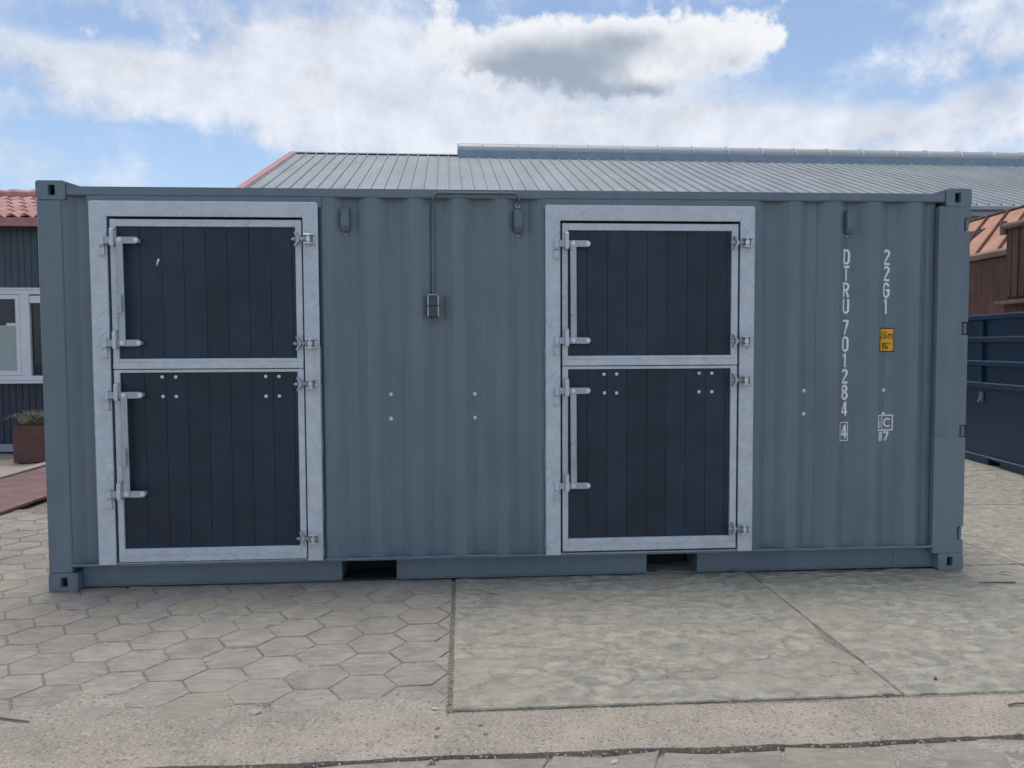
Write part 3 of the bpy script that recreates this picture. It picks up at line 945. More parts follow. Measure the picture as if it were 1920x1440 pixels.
for z0, z1 in ((1.742, 1.806), (1.814, 1.879)):
    m = MB(); m.prism([(-.034, z0), (-.021, z0), (-.021, z1), (-.030, z1)], 'x', 2.424, 2.475); m.build('socket_lid', M['boxplastic'], soo, bevel=.003, seg=2)
    for x in (2.4135, 2.4785):
        MB().box(x, -.026, z0, x + .0085, .012, z1).build('socket_side', M['lightplastic'], soo, bevel=.002)
MB().box(2.4225, -.030, 1.8795, 2.478, -.008, 1.8835).build('socket_rim', M['lightplastic'], soo)

# ------------------------------------------------------------------ split stable doors
def slot(x0, x1, z, hw, right_only=False, n=8):
    p = []
    if right_only:
        p += [(x0, z - hw)]
    else:
        for k in range(n + 1):
            t = R(90 + 180 * k / n); p.append((x0 + hw + hw * math.cos(t), z + hw * math.sin(t)))
    for k in range(n + 1):
        t = R(-90 + 180 * k / n); p.append((x1 - hw + hw * math.cos(t), z + hw * math.sin(t)))
    if right_only: p += [(x0, z + hw)]
    return p

def hinge_meshes():
    # leaf half: two gusset plates, eye bolt and nuts; jamb half: a U bracket with its pin
    a = MB()
    a.prism([(-.048, -.040), (-.040, -.044), (-.012, -.006), (-.012, .006), (-.040, .046), (-.048, .042), (-.030, .010), (-.030, -.010)], 'y', -.036, .003)
    a.tube([(-.066, -.022, 0), (.040, -.022, 0)], .0058, 8)
    for x in (-.050, -.016, .004):
        a.cyl((x, -.022, 0), 'x', .0125, .011, 6)
    b = MB()
    for z in (-.027, .027):
        b.prism([(.014, -.046), (.058, -.048), (.078, -.034), (.082, .0), (.012, .0)], 'z', z - .0035, z + .0035)
    b.box(.070, -.012, -.030, .078, 0, .030)
    b.cyl((.042, -.026, 0), 'z', .0105, .066, 12); b.cyl((.042, -.026, 0), 'z', .016, .030, 12)
    return a.mesh('hinge', M['galv2'], bevel=.0008, smooth=True), b.mesh('hinge_bracket', M['weld'], bevel=.0012, smooth=True)
HA, HB = hinge_meshes()

def stable_door(ox0, ox1, oz1, ix0, ix1, iz1, lx0, lx1, lz_top, lz_mid, lz_bot, px0, px1, seams_u, seams_l, lx_off, seed, handle_z):
    FR = -.010
    f = MB()
    f.prism([(ox0, .167), (ix0, .167), (ix0, iz1), (ix1, iz1), (ix1, .167), (ox1, .167), (ox1, oz1 - .01), (ox1 - .01, oz1), (ox0 + .008, oz1), (ox0, oz1 - .008)], 'y', FR, .003)
    fo = f.build('door_frame', M['galv'], box_c, bevel=.002)
    # inner return of the frame
    rv = MB()
    rv.box(ix0 - .012, .0035, .167, ix0 - .002, .075, iz1); rv.box(ix1 + .002, .0035, .167, ix1 + .012, .075, iz1); rv.box(ix0 - .002, .0035, iz1 + .002, ix1 + .002, .075, iz1 + .012)
    rv.build('frame_return', M['galv2'], fo)
    sill = MB(); sill.box(ix0, .004, .1665, ix1, .06, .176); sill.build('door_sill', M['galv2'], fo, bevel=.002)
    # rivet heads on the jambs
    for zz_ in (.30, .215, .98, 1.40):
        for xx in (ox0 + .03, ox1 - .03):
            o_ = place('rivet', BOLT, (xx + random.uniform(-.01, .01), FR - .0005, zz_ + random.uniform(-.03, .03)), fo); o_.scale = (.5, .5, .5)
    LF, LB = .000, .040
    leaves = []
    for up in (True, False):
        z1 = lz_top if up else lz_mid - .004
        z0 = lz_mid if up else lz_bot
        pz1 = z1 - (.046 if up else .020)
        pz0 = (lz_mid + .064) if up else lz_bot + .084
        m = MB()
        m.box(lx0, LF, z0, px0, LB, z1); m.box(px1, LF, z0, lx1, LB, z1)
        m.box(px0 - .0005, LF + .0012, pz1, px1 + .0005, LB, z1 - .0008)
        if up:
            m.box(px0 - .0005, LF + .0012, lz_mid + .040, px1 + .0005, LB, pz0)
            m.box(lx0 + .001, LF - .0065, lz_mid, lx1 - .001, LB - .002, lz_mid + .0405)
        else:
            m.box(px0 - .0005, LF + .0012, z0 + .042, px1 + .0005, LB, pz0)
            m.box(lx0 + .012, LF - .0045, z0 + .0005, lx1 - .002, LB - .002, z0 + .0425)
        leaf = m.build('door_leaf', M['galv'], box_c, bevel=.0022)
        tag(leaf, ('upper' if up else 'lower') + ' half of the split stable door')
        # weld spots where the flat bar meets the rail
        zb = (lz_mid + .041) if up else (z0 + .043)
        rr_ = random.Random(seed * 5 + up)
        if not up:
            bead(px0 - .01, px1 - .03, zb, LF - .003, .0012, .0028, 'weld', seed + 40, 'weld_line', leaf)
        for k in range(9):
            xw = px0 - .03 + (px1 - px0 + .04) * (k + rr_.uniform(.1, .9)) / 9
            w = MB(); L_ = rr_.uniform(.008, .05)
            w.tube([(xw, LF - .003, zb), (xw + L_ * .5, LF - .0045, zb + .002), (xw + L_, LF - .003, zb)], [.002, rr_.uniform(.003, .0048), .002], 6)
            w.build('weld_spot', M['weld'], leaf, smooth=True)
        # planks
        seams = [px0 - .006] + (seams_u if up else seams_l) + [px1 + .006]
        for a, b in zip(seams, seams[1:]):
            p = MB(); p.box(a + .0006, LF + .016 + random.uniform(0, .0012), pz0 - .006, b - .0006, LB - .006, pz1 + .006)
            p.build('plank', M['plank'], leaf, bevel=.0014)
        MB().box(px0 - .004, LB - .0055, pz0 - .004, px1 + .004, LB + .004, pz1 + .004).build('backing_board', M['dark'], leaf)
        # two-point slide latch on the left stile
        zA, zB = (lz_top - .137, lz_mid + .164) if up else (lz_mid - .164, lz_bot + .443)
        bx = lx0 + lx_off
        YL = -.030
        for zc in (zA, zB):
            s = MB(); s.prism(slot(lx0 - .022, bx + .115, zc, .0205, True), 'y', YL - .003, YL + .003)
            s.box(bx + .085, YL + .003, zc - .012, bx + .109, LF + .018, zc + .012)
            s.build('slide_bolt', M['galv2'], leaf, bevel=.001)
            gx0 = lx0 + .015
            gd = MB(); gd.box(gx0, YL - .016, zc - .034, gx0 + .024, YL - .008, zc + .064)
            gd.box(gx0, YL - .0078, zc - .036, gx0 + .024, LF + .002, zc - .027)
            gd.prism([(YL - .016, zc + .0642), (YL - .008, zc + .0642), (LF + .001, zc + .078), (LF + .001, zc + .086), (YL - .012, zc + .071)], 'x', gx0, gx0 + .024)
            gd.build('bolt_guide', M['galv'], leaf, bevel=.0012)
            for xx in (bx, bx + .097):
                h = MB(); h.cyl((xx, YL - .0135 if xx == bx else YL - .006, zc + random.uniform(-.002, .003)), 'y', .0095, .008, 6); h.cyl((xx, YL - .0095 if xx == bx else YL - .0035, zc), 'y', .014, .002, 14)
                h.build('latch_bolt', M['bolt'], leaf, bevel=.0012)
            # keeper on the jamb
            kx = ix0
            kp = MB(); kp.box(kx - .040, FR - .024, zc - .028, kx - .010, FR - .001, zc + .028)
            kp.build('latch_keeper', M['galv'], fo, bevel=.003)
            kp = MB(); kp.box(kx - .046, FR - .026, zc - .036, kx - .004, FR, zc - .0305); kp.box(kx - .042, FR - .012, zc - .090, kx - .012, FR - .001, zc - .038); kp.box(kx - .047, FR - .015, zc - .096, kx - .008, FR, zc - .0905)
            kp.build('keeper_lug', M['galv'], fo, bevel=.0015)
        vb_ = MB()
        n8 = 8; hw = .0195
        pv = [(bx + hw * math.cos(R(180 * k / n8)), zA + hw * math.sin(R(180 * k / n8))) for k in range(n8 + 1)] + [(bx + .003 + hw * math.cos(R(180 + 180 * k / n8)), zB + hw * math.sin(R(180 + 180 * k / n8))) for k in range(n8 + 1)]
        vb_.prism(pv, 'y', YL - .009, YL - .0035)
        vbo = vb_.build('latch_bar', M['galv2'], leaf, bevel=.001)
        hz = zA + (zB - zA) * handle_z
        hd = MB()
        hd.box(bx - .019, YL - .034, hz - .058, bx + .012, YL - .029, hz + .058)
        hd.box(bx - .019, YL - .0288, hz + .050, bx + .004, YL - .0095, hz + .057); hd.box(bx - .019, YL - .0288, hz - .057, bx + .004, YL - .0095, hz - .050)
        hd.build('latch_handle', M['galv2'], leaf, bevel=.003)
        # hinges on the right stile
        for zc in ((lz_top - .126, lz_mid + .156) if up else (lz_mid - .102, lz_bot + .135)):
            place('hinge', HA, (ix1 - .004, LF - .003, zc), leaf)
            place('hinge_bracket', HB, (ix1 - .004, FR - .0005, zc), fo)
        leaves.append(leaf)
    return leaves

su = [.612 + .1348 * k for k in range(8) if .612 + .1348 * k < 1.57]
sl = [.619 + .1337 * k for k in range(8) if .619 + .1337 * k < 1.57]
dl = stable_door(.318, 1.725, 2.467, .424, 1.630, 2.371, .438, 1.620, 2.357, 1.416, .181, .475, 1.580, su, sl, .073, 1, .62)
su2 = [3.458 + .1328 * k for k in range(8) if 3.458 + .1328 * k < 4.40]
sl2 = [3.456 + .1322 * k for k in range(8) if 3.456 + .1322 * k < 4.40]
dr = stable_door(3.178, 4.568, 2.461, 3.275, 4.470, 2.362, 3.288, 4.460, 2.347, 1.420, .188, 3.326, 4.416, su2, sl2, .068, 2, .64)
for leaf, pts in ((dl[1], [(.730, 1.364), (.814, 1.363), (.732, 1.239), (.814, 1.238), (1.376, 1.363), (1.459, 1.362), (1.376, 1.236), (1.460, 1.236)]),
                  (dr[1], [(3.567, 1.361), (3.651, 1.362), (3.570, 1.238), (3.651, 1.237), (4.206, 1.364), (4.292, 1.363), (4.206, 1.240), (4.293, 1.239)])):
    for x, z in pts:
        o_ = place('bolt_head', BOLT, (x, .0155, z), leaf); o_.scale = (.85, .85, .85)
# bird dropping on the left upper leaf
bd = MB(); bd.tube([(.735, .0150, 2.100), (.728, .0145, 2.110), (.720, .0145, 2.088), (.714, .015, 2.066)][1:], [.0072, .0062, .0016], 8)
bd.v = [(x, .0155 - (.0155 - y) * .35, z) for x, y, z in bd.v]
bd.build('bird_dropping', M['droppings'], dl[0], smooth=True)

# ------------------------------------------------------------------ lettering on the corrugation
def arc(cx, cy, rx, ry, a0, a1, n=8):
    return [(cx + rx * math.cos(R(a0 + (a1 - a0) * k / n)), cy + ry * math.sin(R(a0 + (a1 - a0) * k / n))) for k in range(n + 1)]
l_, r_, b_, t_ = .05, .45, .05, .95
GL = {
 'D': [[(l_, b_), (l_, t_)] + arc(.25, .75, .2, .2, 90, 0) + arc(.25, .25, .2, .2, 0, -90) + [(l_, b_), (l_, .1)]],
 'T': [[(.0, t_), (.5, t_)], [(.25, t_), (.25, 0)]],
 'R': [[(l_, 0), (l_, t_)] + arc(.25, .725, .2, .225, 90, -90) + [(l_, .5)], [(.27, .5), (.44, 0)]],
 'U': [[(l_, 1)] + arc(.25, .25, .2, .2, 180, 360) + [(r_, 1)]],
 '7': [[(0, t_), (.49, t_)], [(.45, .92), (.17, 0)]],
 '0': [arc(.25, .75, .2, .2, 0, 180) + arc(.25, .25, .2, .2, 180, 360) + [(r_, .75), (r_, .78)]],
 '1': [[(.08, .78), (.27, .95), (.27, 0)]],
 '2': [arc(.25, .75, .19, .2, 175, -25) + [(.07, .08)], [(.0, .05), (.49, .05)]],
 '8': [arc(.25, .745, .175, .205, -90, 270, 14), arc(.25, .275, .2, .225, -90, 270, 14)],
 '4': [[(.34, .99), (.05, .27)], [(.0, .26), (.5, .26)], [(.36, 1.0), (.36, 0)]],
 'G': [arc(.25, .75, .2, .2, 0, 180) + arc(.25, .25, .2, .2, 180, 360) + [(r_, .5), (.26, .5)]],
 'C': [arc(.30, .5, .25, .45, 45, 315, 14)],
 'i': [[(.25, 0), (.25, .68)], [(.25, .86), (.25, 1.0)]],
 '6': [arc(.25, .75, .19, .2, 10, 180) + [(.05, .27)], arc(.25, .265, .2, .215, -90, 270, 14)],
 'm': [[(.05, 0), (.05, .68)], [(.05, .5)] + arc(.21, .5, .14, .15, 160, 0) + [(.35, 0)], [(.35, .5)] + arc(.51, .5, .14, .15, 160, 0) + [(.65, 0)]],
 ',': [[(.12, .10), (.04, -.14)]],
 "'": [[(.1, .98), (.1, .70)]],
 '"': [[(.06, .98), (.06, .74)], [(.2, .98), (.2, .74)]],
}
def ribbon(mb, pts, w, off):
    # flat painted stroke that follows the corrugation
    P_ = []
    for a, c in zip(pts, pts[1:]):
        n = max(1, int(math.dist(a, c) / .009))
        P_ += [(a[0] + (c[0] - a[0]) * k / n, a[1] + (c[1] - a[1]) * k / n) for k in range(n)]
    P_.append(pts[-1])
    P_ = [p for i, p in enumerate(P_) if i == 0 or math.dist(p, P_[i - 1]) > 1e-6]
    rows = []
    for i, p in enumerate(P_):
        d0 = Vector(P_[i]) - Vector(P_[i - 1]) if i else None
        d1 = Vector(P_[i + 1]) - Vector(P_[i]) if i < len(P_) - 1 else None
        d0 = (d0 or d1).normalized(); d1 = (d1 or d0).normalized()
        n0 = Vector((-d0.y, d0.x)); n1 = Vector((-d1.y, d1.x)); nn = n0 + n1
        if nn.length < .3: nn = n1
        nn.normalize(); k = min(1.8, 1 / max(.3, nn.dot(n0)))
        row = []
        for j in range(5):
            s = (j / 4 - .5) * w * k
            x, z = p[0] + nn.x * s, p[1] + nn.y * s
            row.append((x, wall_y(x) - off - .0004 * i / len(P_), z))
        rows.append(mb.pts(row))
    for A, B in zip(rows, rows[1:]):
        for j in range(4): mb.face((A[j], A[j + 1], B[j + 1], B[j]))
def glyph(mb, ch, cx, z0, h, wd, stroke, off=.0012, gw=.5):
    for k_, st_ in enumerate(GL[ch]):
        ribbon(mb, [(cx + (x - gw / 2) / gw * wd, z0 + z * h) for x, z in st_], stroke, off + .0006 * k_)
def letters(name, items, mat, parent, off=.0012):
    for (ch, cx, z0, h, wd, s) in items:
        m = MB(); glyph(m, ch, cx, z0, h, wd, s, off, .7 if ch == 'm' else (.25 if ch in ',"\'' else .5))
        m.build(name, mat, parent)
mark = empty('registration_mark', (5.35, .02, 1.5)); mark.parent = box_c; mark.location = Vector((5.35, .02, 1.5)) - OFF[box_c.name]
it = []
for ch, z0, z1 in (('D', 2.091, 2.188), ('T', 1.980, 2.078), ('R', 1.869, 1.967), ('U', 1.759, 1.857), ('7', 1.616, 1.715), ('0', 1.503, 1.604), ('1', 1.396, 1.491), ('2', 1.288, 1.383), ('8', 1.176, 1.277), ('4', 1.066, 1.163), ('4', .916, 1.004)):
    it.append((ch, 5.2205, z0, z1 - z0, .050, .0128 if ch == '4' else .0150))
for ch, z0, z1 in (('2', 2.087, 2.189), ('2', 1.979, 2.078), ('G', 1.866, 1.966), ('1', 1.757, 1.857)):
    it.append((ch, 5.501, z0, z1 - z0, .051, .0150))
letters('letter', it, M['white'], mark)
m = MB()
for k, (a, c) in enumerate((((5.185, .898), (5.250, .898)), ((5.250, .896), (5.250, 1.023)), ((5.250, 1.021), (5.185, 1.021)), ((5.185, 1.023), (5.185, .896)))):
    ribbon(m, [a, c], .0055, .0012 + .0006 * k)
m.build('check_digit_box', M['white'], mark)
def wall_rect(mb, x0, z0, x1, z1, off):
    n = max(2, int((x1 - x0) / .006))
    mb.grid(lambda u, v: (x0 + (x1 - x0) * u, wall_y(x0 + (x1 - x0) * u) - off, z0 + (z1 - z0) * v), n, 2)
sg = MB(); wall_rect(sg, 5.448, 1.498, 5.567, 1.662, .0012); sgo = sg.build('height_sticker', M['black'], box_c)
sg = MB(); wall_rect(sg, 5.4545, 1.5055, 5.5605, 1.6545, .0022); sg.build('sticker_face', M['yellow'], sgo)
letters('sticker_print', [('2', 5.469, 1.589, .048, .018, .0045), (',', 5.4855, 1.589, .048, .01, .004), ('6', 5.503, 1.589, .048, .020, .0045), ('m', 5.537, 1.589, .048, .033, .0042),
                          ('8', 5.480, 1.516, .046, .020, .0045), ("'", 5.4965, 1.516, .046, .007, .004), ('6', 5.512, 1.516, .046, .019, .0045), ('"', 5.5325, 1.516, .046, .014, .0035)], M['black'], sgo, .0048)
ic = MB(); kk = 0
for a, c in (((5.444, .966), (5.566, .966)), ((5.5645, .964), (5.5645, 1.069)), ((5.566, 1.067), (5.444, 1.067)), ((5.4455, 1.069), (5.4455, .964)), ((5.4845, 1.067), (5.4845, .966))):
    kk += 1
    ribbon(ic, [a, c], .0082, .0012 + .0006 * kk)
ico = ic.build('approval_mark', M['white'], box_c)
letters('approval_print', [('i', 5.465, .984, .066, .03, .0090), ('C', 5.525, .988, .058, .048, .0095), ('8', 5.472, .894, .059, .036, .012), ('7', 5.520, .894, .059, .038, .012)], M['white'], ico)

# ------------------------------------------------------------------ big shed behind
shed = tag(empty('warehouse', (-2.80, 21.20, 0), R(1.0), local=True), 'large warehouse with ribbed grey metal roof and long ridge skylight', 'warehouse')
SL, ZR, YE = .379, 7.975, -7.65
LEN = 30.3
def rz(y): return ZR + SL * y
wl = MB(); wl.box(.15, -7.35, 0, LEN - .15, -7.15, rz(-7.35) - .12); wo_ = wl.build('wall', M['shedwall'], shed)
MB().box(.15, 7.15, 0, LEN - .15, 7.35, rz(-7.35) - .12).build('wall', M['shedwall'], shed)
for x in (.15, LEN - .35):
    gm = MB(); gm.prism([(-7.14, 0), (7.14, 0), (7.14, rz(-7.14) - .12), (0, ZR - .14), (-7.14, rz(-7.14) - .12)], 'x', x, x + .2); gm.build('gable_wall', M['shedwall'], shed)
x = .4
k = 0
rib = MB(); rib.box(0, -7.41, 0, .5, -7.352, rz(-7.35) - .14)
for k in range(100):
    m = MB(); m.box(.2 + k * .3, -7.375, .02, .2 + k * .3 + .14, -7.3505, rz(-7.35) - .15)
    if k == 0: ribmesh = m.mesh('wall_rib', M['shedwall'], (0.2, 0, 0))
    place('wall_rib', ribmesh, (.2 + k * .3, 0, 0), wo_)
roof = MB()
roof.prism([(YE + .05, rz(YE + .05) - .10), (0, ZR - .10), (-YE - .05, rz(YE + .05) - .10), (-YE - .05, rz(YE + .05) - .04), (0, ZR - .04), (YE + .05, rz(YE + .05) - .04)], 'x', .05, LEN - .05)
ro = roof.build('roof', M['roofgrey'], shed)
PW = .333
pm = MB()
h0, h1 = -.035, .045
def slope_strip(x0, z0, x1, z1, x0b=None):
    i = pm.pts([(x0, YE, rz(YE) + z0), (x1, YE, rz(YE) + z1), (x1, -.02, rz(-.02) + z1), (x0, -.02, rz(-.02) + z0)])
    pm.face(i)
prof = [(0.0, .0), (.018, .042), (.046, .042), (.064, .0), (.150, .0), (.156, .004), (.164, .004), (.170, .0), (.246, .0), (.252, .004), (.260, .004), (.266, .0), (PW, .0)]
for a, b in zip(prof, prof[1:]): slope_strip(a[0], a[1], b[0], b[1])
pm.cur = 1
pm.face(pm.pts([(0, YE + .004, rz(YE) - .002), (.018, YE + .004, rz(YE) + .041), (.046, YE + .004, rz(YE) + .041), (.064, YE + .004, rz(YE) - .002)]))
pmesh = pm.mesh('roof_sheet', [M['roofgrey'], M['rubber']])
for k in range(int((LEN - .1) / PW)):
    place('roof_sheet', pmesh, (.02 + k * PW, 0, 0), ro)
pb = MB(); pb.grid(lambda u, v: (.02 + (LEN - .04) * u, -YE * v, rz(YE * v) + (.03 if int(u * 180) % 5 == 0 else 0)), 180, 1); pb.build('rear_slope', M['roofgrey'], ro)
rc = MB(); rc.prism([(-.16, rz(-.16) + .046), (0, ZR + .05), (.16, rz(-.16) + .046), (.16, rz(-.16) + .056), (0, ZR + .062), (-.16, rz(-.16) + .056)], 'x', 0, LEN); rc.build('ridge_cap', M['roofgrey'], ro)
vg = MB()
for s in (1, -1):
    vg.prism([(s * (YE - .02), rz(YE) - .16), (0, ZR - .14), (0, ZR + .065), (s * (YE - .02), rz(YE) + .065)][::s], 'x', -.16, .04)
vg.build('verge_trim', M['verge'], ro)
gt = MB(); gt.box(0, YE - .10, rz(YE) - .13, LEN, YE + .02, rz(YE) - .012); gt.build('gutter', M['shedwall'], shed, bevel=.02)
fs = MB(); fs.box(.1, YE + .03, rz(YE) - .26, LEN - .1, -7.30, rz(YE) - .135); fs.build('eaves_soffit', M['shedwall'], shed)
# ridge skylight
SX0, SX1 = 5.36, LEN - 1.0
kb = MB(); kb.prism([(-.46, rz(-.46) + .0), (.46, rz(-.46) + .0), (.46, 8.075), (-.46, 8.075)], 'x', SX0, SX1)
kbo = kb.build('skylight', M['kerbblue'], shed, bevel=.01)
def dome_pts(x0, x1, r, rise, z, n=10):
    m = MB(); m.grid(lambda u, v: (x0 + (x1 - x0) * u, -r * math.cos(math.pi * v), z + rise * math.sin(math.pi * v)), 1, n); return m
BW = 1.2
nb = int((SX1 - SX0) / BW)
dm = dome_pts(0, BW - .02, .45, .30, 0).mesh('skylight_pane', M['dome'], smooth=True)
bm_ = MB()
for a in range(10):
    t0, t1 = math.pi * a / 10, math.pi * (a + 1) / 10
    bm_.tube([(0, -.462 * math.cos(t0), .313 * math.sin(t0)), (0, -.462 * math.cos(t1), .313 * math.sin(t1))], .028, 5)
bmesh_ = bm_.mesh('skylight_bar', M['domebar'])
xx = SX0 + .02
first = True
while xx < SX1 - .1:
    place('skylight_pane', dm, (xx, 0, 8.078), kbo).scale = ((.66 if first else 1), 1, 1)
    place('skylight_bar', bmesh_, (xx, 0, 8.075), kbo)
    xx += BW * (.66 if first else 1); first = False
ec = MB(); ec.prism([(-.45, 8.076)] + [(-.45 * math.cos(math.pi * k / 10), 8.078 + .30 * math.sin(math.pi * k / 10)) for k in range(11)] + [(.45, 8.076)], 'x', SX0 - .01, SX0 + .015); ec.build('skylight_end', M['domebar'], kbo)

# ------------------------------------------------------------------ office building at the left
off = tag(empty('office_building', (-6.0, 9.0, 0)), 'dark clad low building with white window and red pantile roof behind container', 'building')
OX0, OX1, OY = -11.0, -2.3, 7.0
w = MB(); w.box(OX0, OY + .05, 0, OX1, 11.0, 3.40); cwall = w.build('wall', M['clad2'], off)
WX0, WX1, WZ0, WZ1 = -5.62, -3.10, 1.075, 2.43
bw_ = .0955
bu = MB(); bu.prism([(.001, .05), (.001, .006), (.008, 0), (bw_ - .008, 0), (bw_ - .001, .006), (bw_ - .001, .05)], 'z', 0, 3.40 - WZ1 - .03)
bum = bu.mesh('cladding_board', M['clad'])
bl_ = MB(); bl_.prism([(.001, .05), (.001, .006), (.008, 0), (bw_ - .008, 0), (bw_ - .001, .006), (bw_ - .001, .05)], 'z', 0, WZ0 - .16)
blm = bl_.mesh('cladding_board', M['clad2'])
bs_ = MB(); bs_.prism([(.001, .05), (.001, .006), (.008, 0), (bw_ - .008, 0), (bw_ - .001, .006), (bw_ - .001, .05)], 'z', 0, WZ1 - WZ0 + .06)
bsm = bs_.mesh('cladding_board', M['clad'])
nbd = int((OX1 - (-7.4)) / bw_)
for k in range(nbd):
    x = -7.4 + k * bw_
    place('cladding_board', bum, (x, OY, WZ1 + .03), cwall)
    place('cladding_board', blm, (x, OY, .12), cwall)
    if x + bw_ < WX0 - .005 or x > WX1 + .005:
        place('cladding_board', bsm, (x, OY, WZ0 - .035), cwall)
MB().box(OX0, OY - .01, 0, OX1, OY + .05, .115).build('plinth', M['shedwall'], off)
# window
wf = MB(); t = .07
wf.box(WX0, OY - .03, WZ1 - t, WX1, OY + .06, WZ1); wf.box(WX0, OY - .03, WZ0, WX1, OY + .06, WZ0 + t)
for a in (WX0, WX1 - t): wf.box(a, OY - .0305, WZ0 + t, a + t, OY + .06, WZ1 - t)
wf.box(-3.945, OY - .032, WZ0 + t, -3.805, OY + .06, WZ1 - t)
wfo = wf.build('window', M['pvc'], off, bevel=.006)
sf = MB(); sx0, sx1, sz0, sz1 = WX0 + t + .005, -3.95, WZ0 + t + .004, WZ1 - t - .004
for q in ((sx0, sz0, sx1, sz0 + .075), (sx0, sz1 - .065, sx1, sz1), (sx0, sz0 + .075, sx0 + .065, sz1 - .065), (sx1 - .065, sz0 + .075, sx1, sz1 - .065)):
    sf.box(q[0], OY - .022, q[1], q[2], OY + .045, q[3])
sf.build('sash', M['pvc'], wfo, bevel=.004)
MB().box(sx0 + .06, OY + .02, sz0 + .07, sx1 - .06, OY + .028, sz1 - .06).build('pane', M['glass'], wfo)
MB().box(sx0 + .062, OY + .008, sz0 + .0755, sx1 - .067, OY + .0185, 1.90).build('frosted_film', M['film'], wfo)
MB().box(-4.16, OY + .004, 1.895, -4.03, OY + .018, 1.935).build('window_catch', M['pvc'], wfo)
MB().box(-3.804, OY + .02, WZ0 + t, WX1 - t, OY + .028, WZ1 - t).build('pane', M['glass'], wfo)
MB().box(-3.79, OY - .05, WZ1 - t - .13, WX1, OY - .0325, WZ1 - t - .02).build('blind_box', M['pvc'], wfo, bevel=.004)
MB().box(WX0 - .04, OY - .09, WZ0 - .045, WX1 + .04, OY + .04, WZ0 - .002).build('window_sill', M['pvc'], wfo, bevel=.006)
MB().box(WX0 - .02, OY - .04, WZ1 + .001, WX1 + .02, OY + .0, WZ1 + .03).build('head_flashing', M['pvc'], wfo)
# roof of pantiles
RY0, RY1, RZ0, RZ1 = 6.72, 8.42, 3.46, 4.04
rs = MB(); rs.prism([(RY0 + .02, RZ0 - .06), (11.2, RZ0 - .06), (RY1, RZ1 - .05)], 'x', OX0 - .2, OX1 + .2); oroof = rs.build('roof', M['terra'], off)
MB().box(OX0 - .2, RY0 - .03, RZ0 - .13, OX1 + .2, RY0 + .015, RZ0 - .005).build('fascia', M['verge'], off)
tw, tl = .198, .36
sl_ = math.atan2(RZ1 - RZ0, RY1 - RY0)
pt = MB()
def pant(u, v):
    x = tw * 1.08 * u
    ph = u * 2 * math.pi
    return (x, tl * 1.12 * v, .030 * math.sin(ph - .6) + .022 * (1 - v) + .012)
pt.grid(pant, 12, 2)
lip = pt.pts([(tw * 1.08 * a / 12, 0, .030 * math.sin(a / 12 * 2 * math.pi - .6) + .034 - .022) for a in range(13)])
for a in range(12): pt.face((a, a + 1, lip[a + 1], lip[a]))
ptm = pt.mesh('pantile', M['terra'], smooth=True, ang=50)
for j in range(5):
    for i in range(26):
        x = -7.3 + tw * i
        d = .0 + j * tl
        place('pantile', ptm, (x, RY0 - .03 + d * math.cos(sl_), RZ0 + d * math.sin(sl_) - .005), oroof, (sl_, 0, 0))
rcm = MB(); rcm.tube([(0, 0, 0), (.06, 0, .012), (.36, 0, 0)], [.105, .105, .085], 10)
rcme = rcm.mesh('ridge_tile', M['terra'], smooth=True)
for i in range(15):
    place('ridge_tile', rcme, (-7.3 + i * .345 + .06, RY1 + .02, RZ1 + .05), oroof)

# gravel bed, board, red plate, planter
gb = MB()
gb.grid(lambda u, v: (-7.0 + 4.25 * u, 2.0 + 4.9 * v, -.022 + .035 * max(0, fbm(u * 9, v * 9, 2) + .3) * min(1, 6 * u * (1 - u) + .2)), 90, 90)
gbo = gb.build('gravel_bed', M['sand'], smooth=True, ang=80)
tag(gbo, 'weedy strip of sandy gravel between red plate and dark building', 'gravel', kind='stuff')
pl = MB(); pl.box(-2.72, .9, .004, -1.66, 6.6, .034)
tag(pl.build('steel_plate', M['tread'], bevel=.004), 'reddish tread steel plate lying on the ground left of container', 'plate')
bdm = MB(); bdm.box(-2.90, 3.4, .0, -2.775, 6.4, .05)
tag(bdm.build('wooden_board', M['palewood'], bevel=.006), 'pale weathered board lying along the red steel plate', 'board')
plant = tag(empty('planter', (-3.13, 6.2, 0), R(9), local=True), 'square rust-coloured steel planter with spiky grass by dark building', 'planter')
pp = MB(); hw = .37
for (x0, y0, x1, y1) in ((-hw, -hw, hw, -hw + .012), (-hw, hw - .012, hw, hw), (-hw, -hw + .012, -hw + .012, hw - .012), (hw - .012, -hw + .012, hw, hw - .012)):
    pp.box(x0, y0, .0, x1, y1, .50)
pp.build('planter_box', M['corten'], plant, bevel=.003)
MB().box(-hw + .013, -hw + .013, .02, hw - .013, hw - .013, .44).build('soil', M['dirt'], plant)
gr = MB()
rr = random.Random(11)
for tuft in range(9):
    cx, cy = rr.uniform(-.26, .26), rr.uniform(-.28, .2)
    for i in range(150):
        a = rr.uniform(0, 2 * math.pi); L_ = rr.uniform(.22, .46); lean = rr.uniform(.15, 1.1)
        d = Vector((math.cos(a), math.sin(a), 0)); s = d.cross(Vector((0, 0, 1))) * .0026
        p0 = Vector((cx + rr.gauss(0, .03), cy + rr.gauss(0, .03), .435))
        p1 = p0 + d * (L_ * .35 * lean) + Vector((0, 0, L_ * .55)); p2 = p0 + d * (L_ * .95 * lean) + Vector((0, 0, L_ * (.75 - .35 * lean)))
        i0 = gr.pts([p0 - s, p0 + s, p1 + s, p1 - s, p2])
        gr.face(i0[:4]); gr.face((i0[3], i0[2], i0[4]))
tag(gr.build('grass_tuft', M['grass'], plant), kind='stuff')

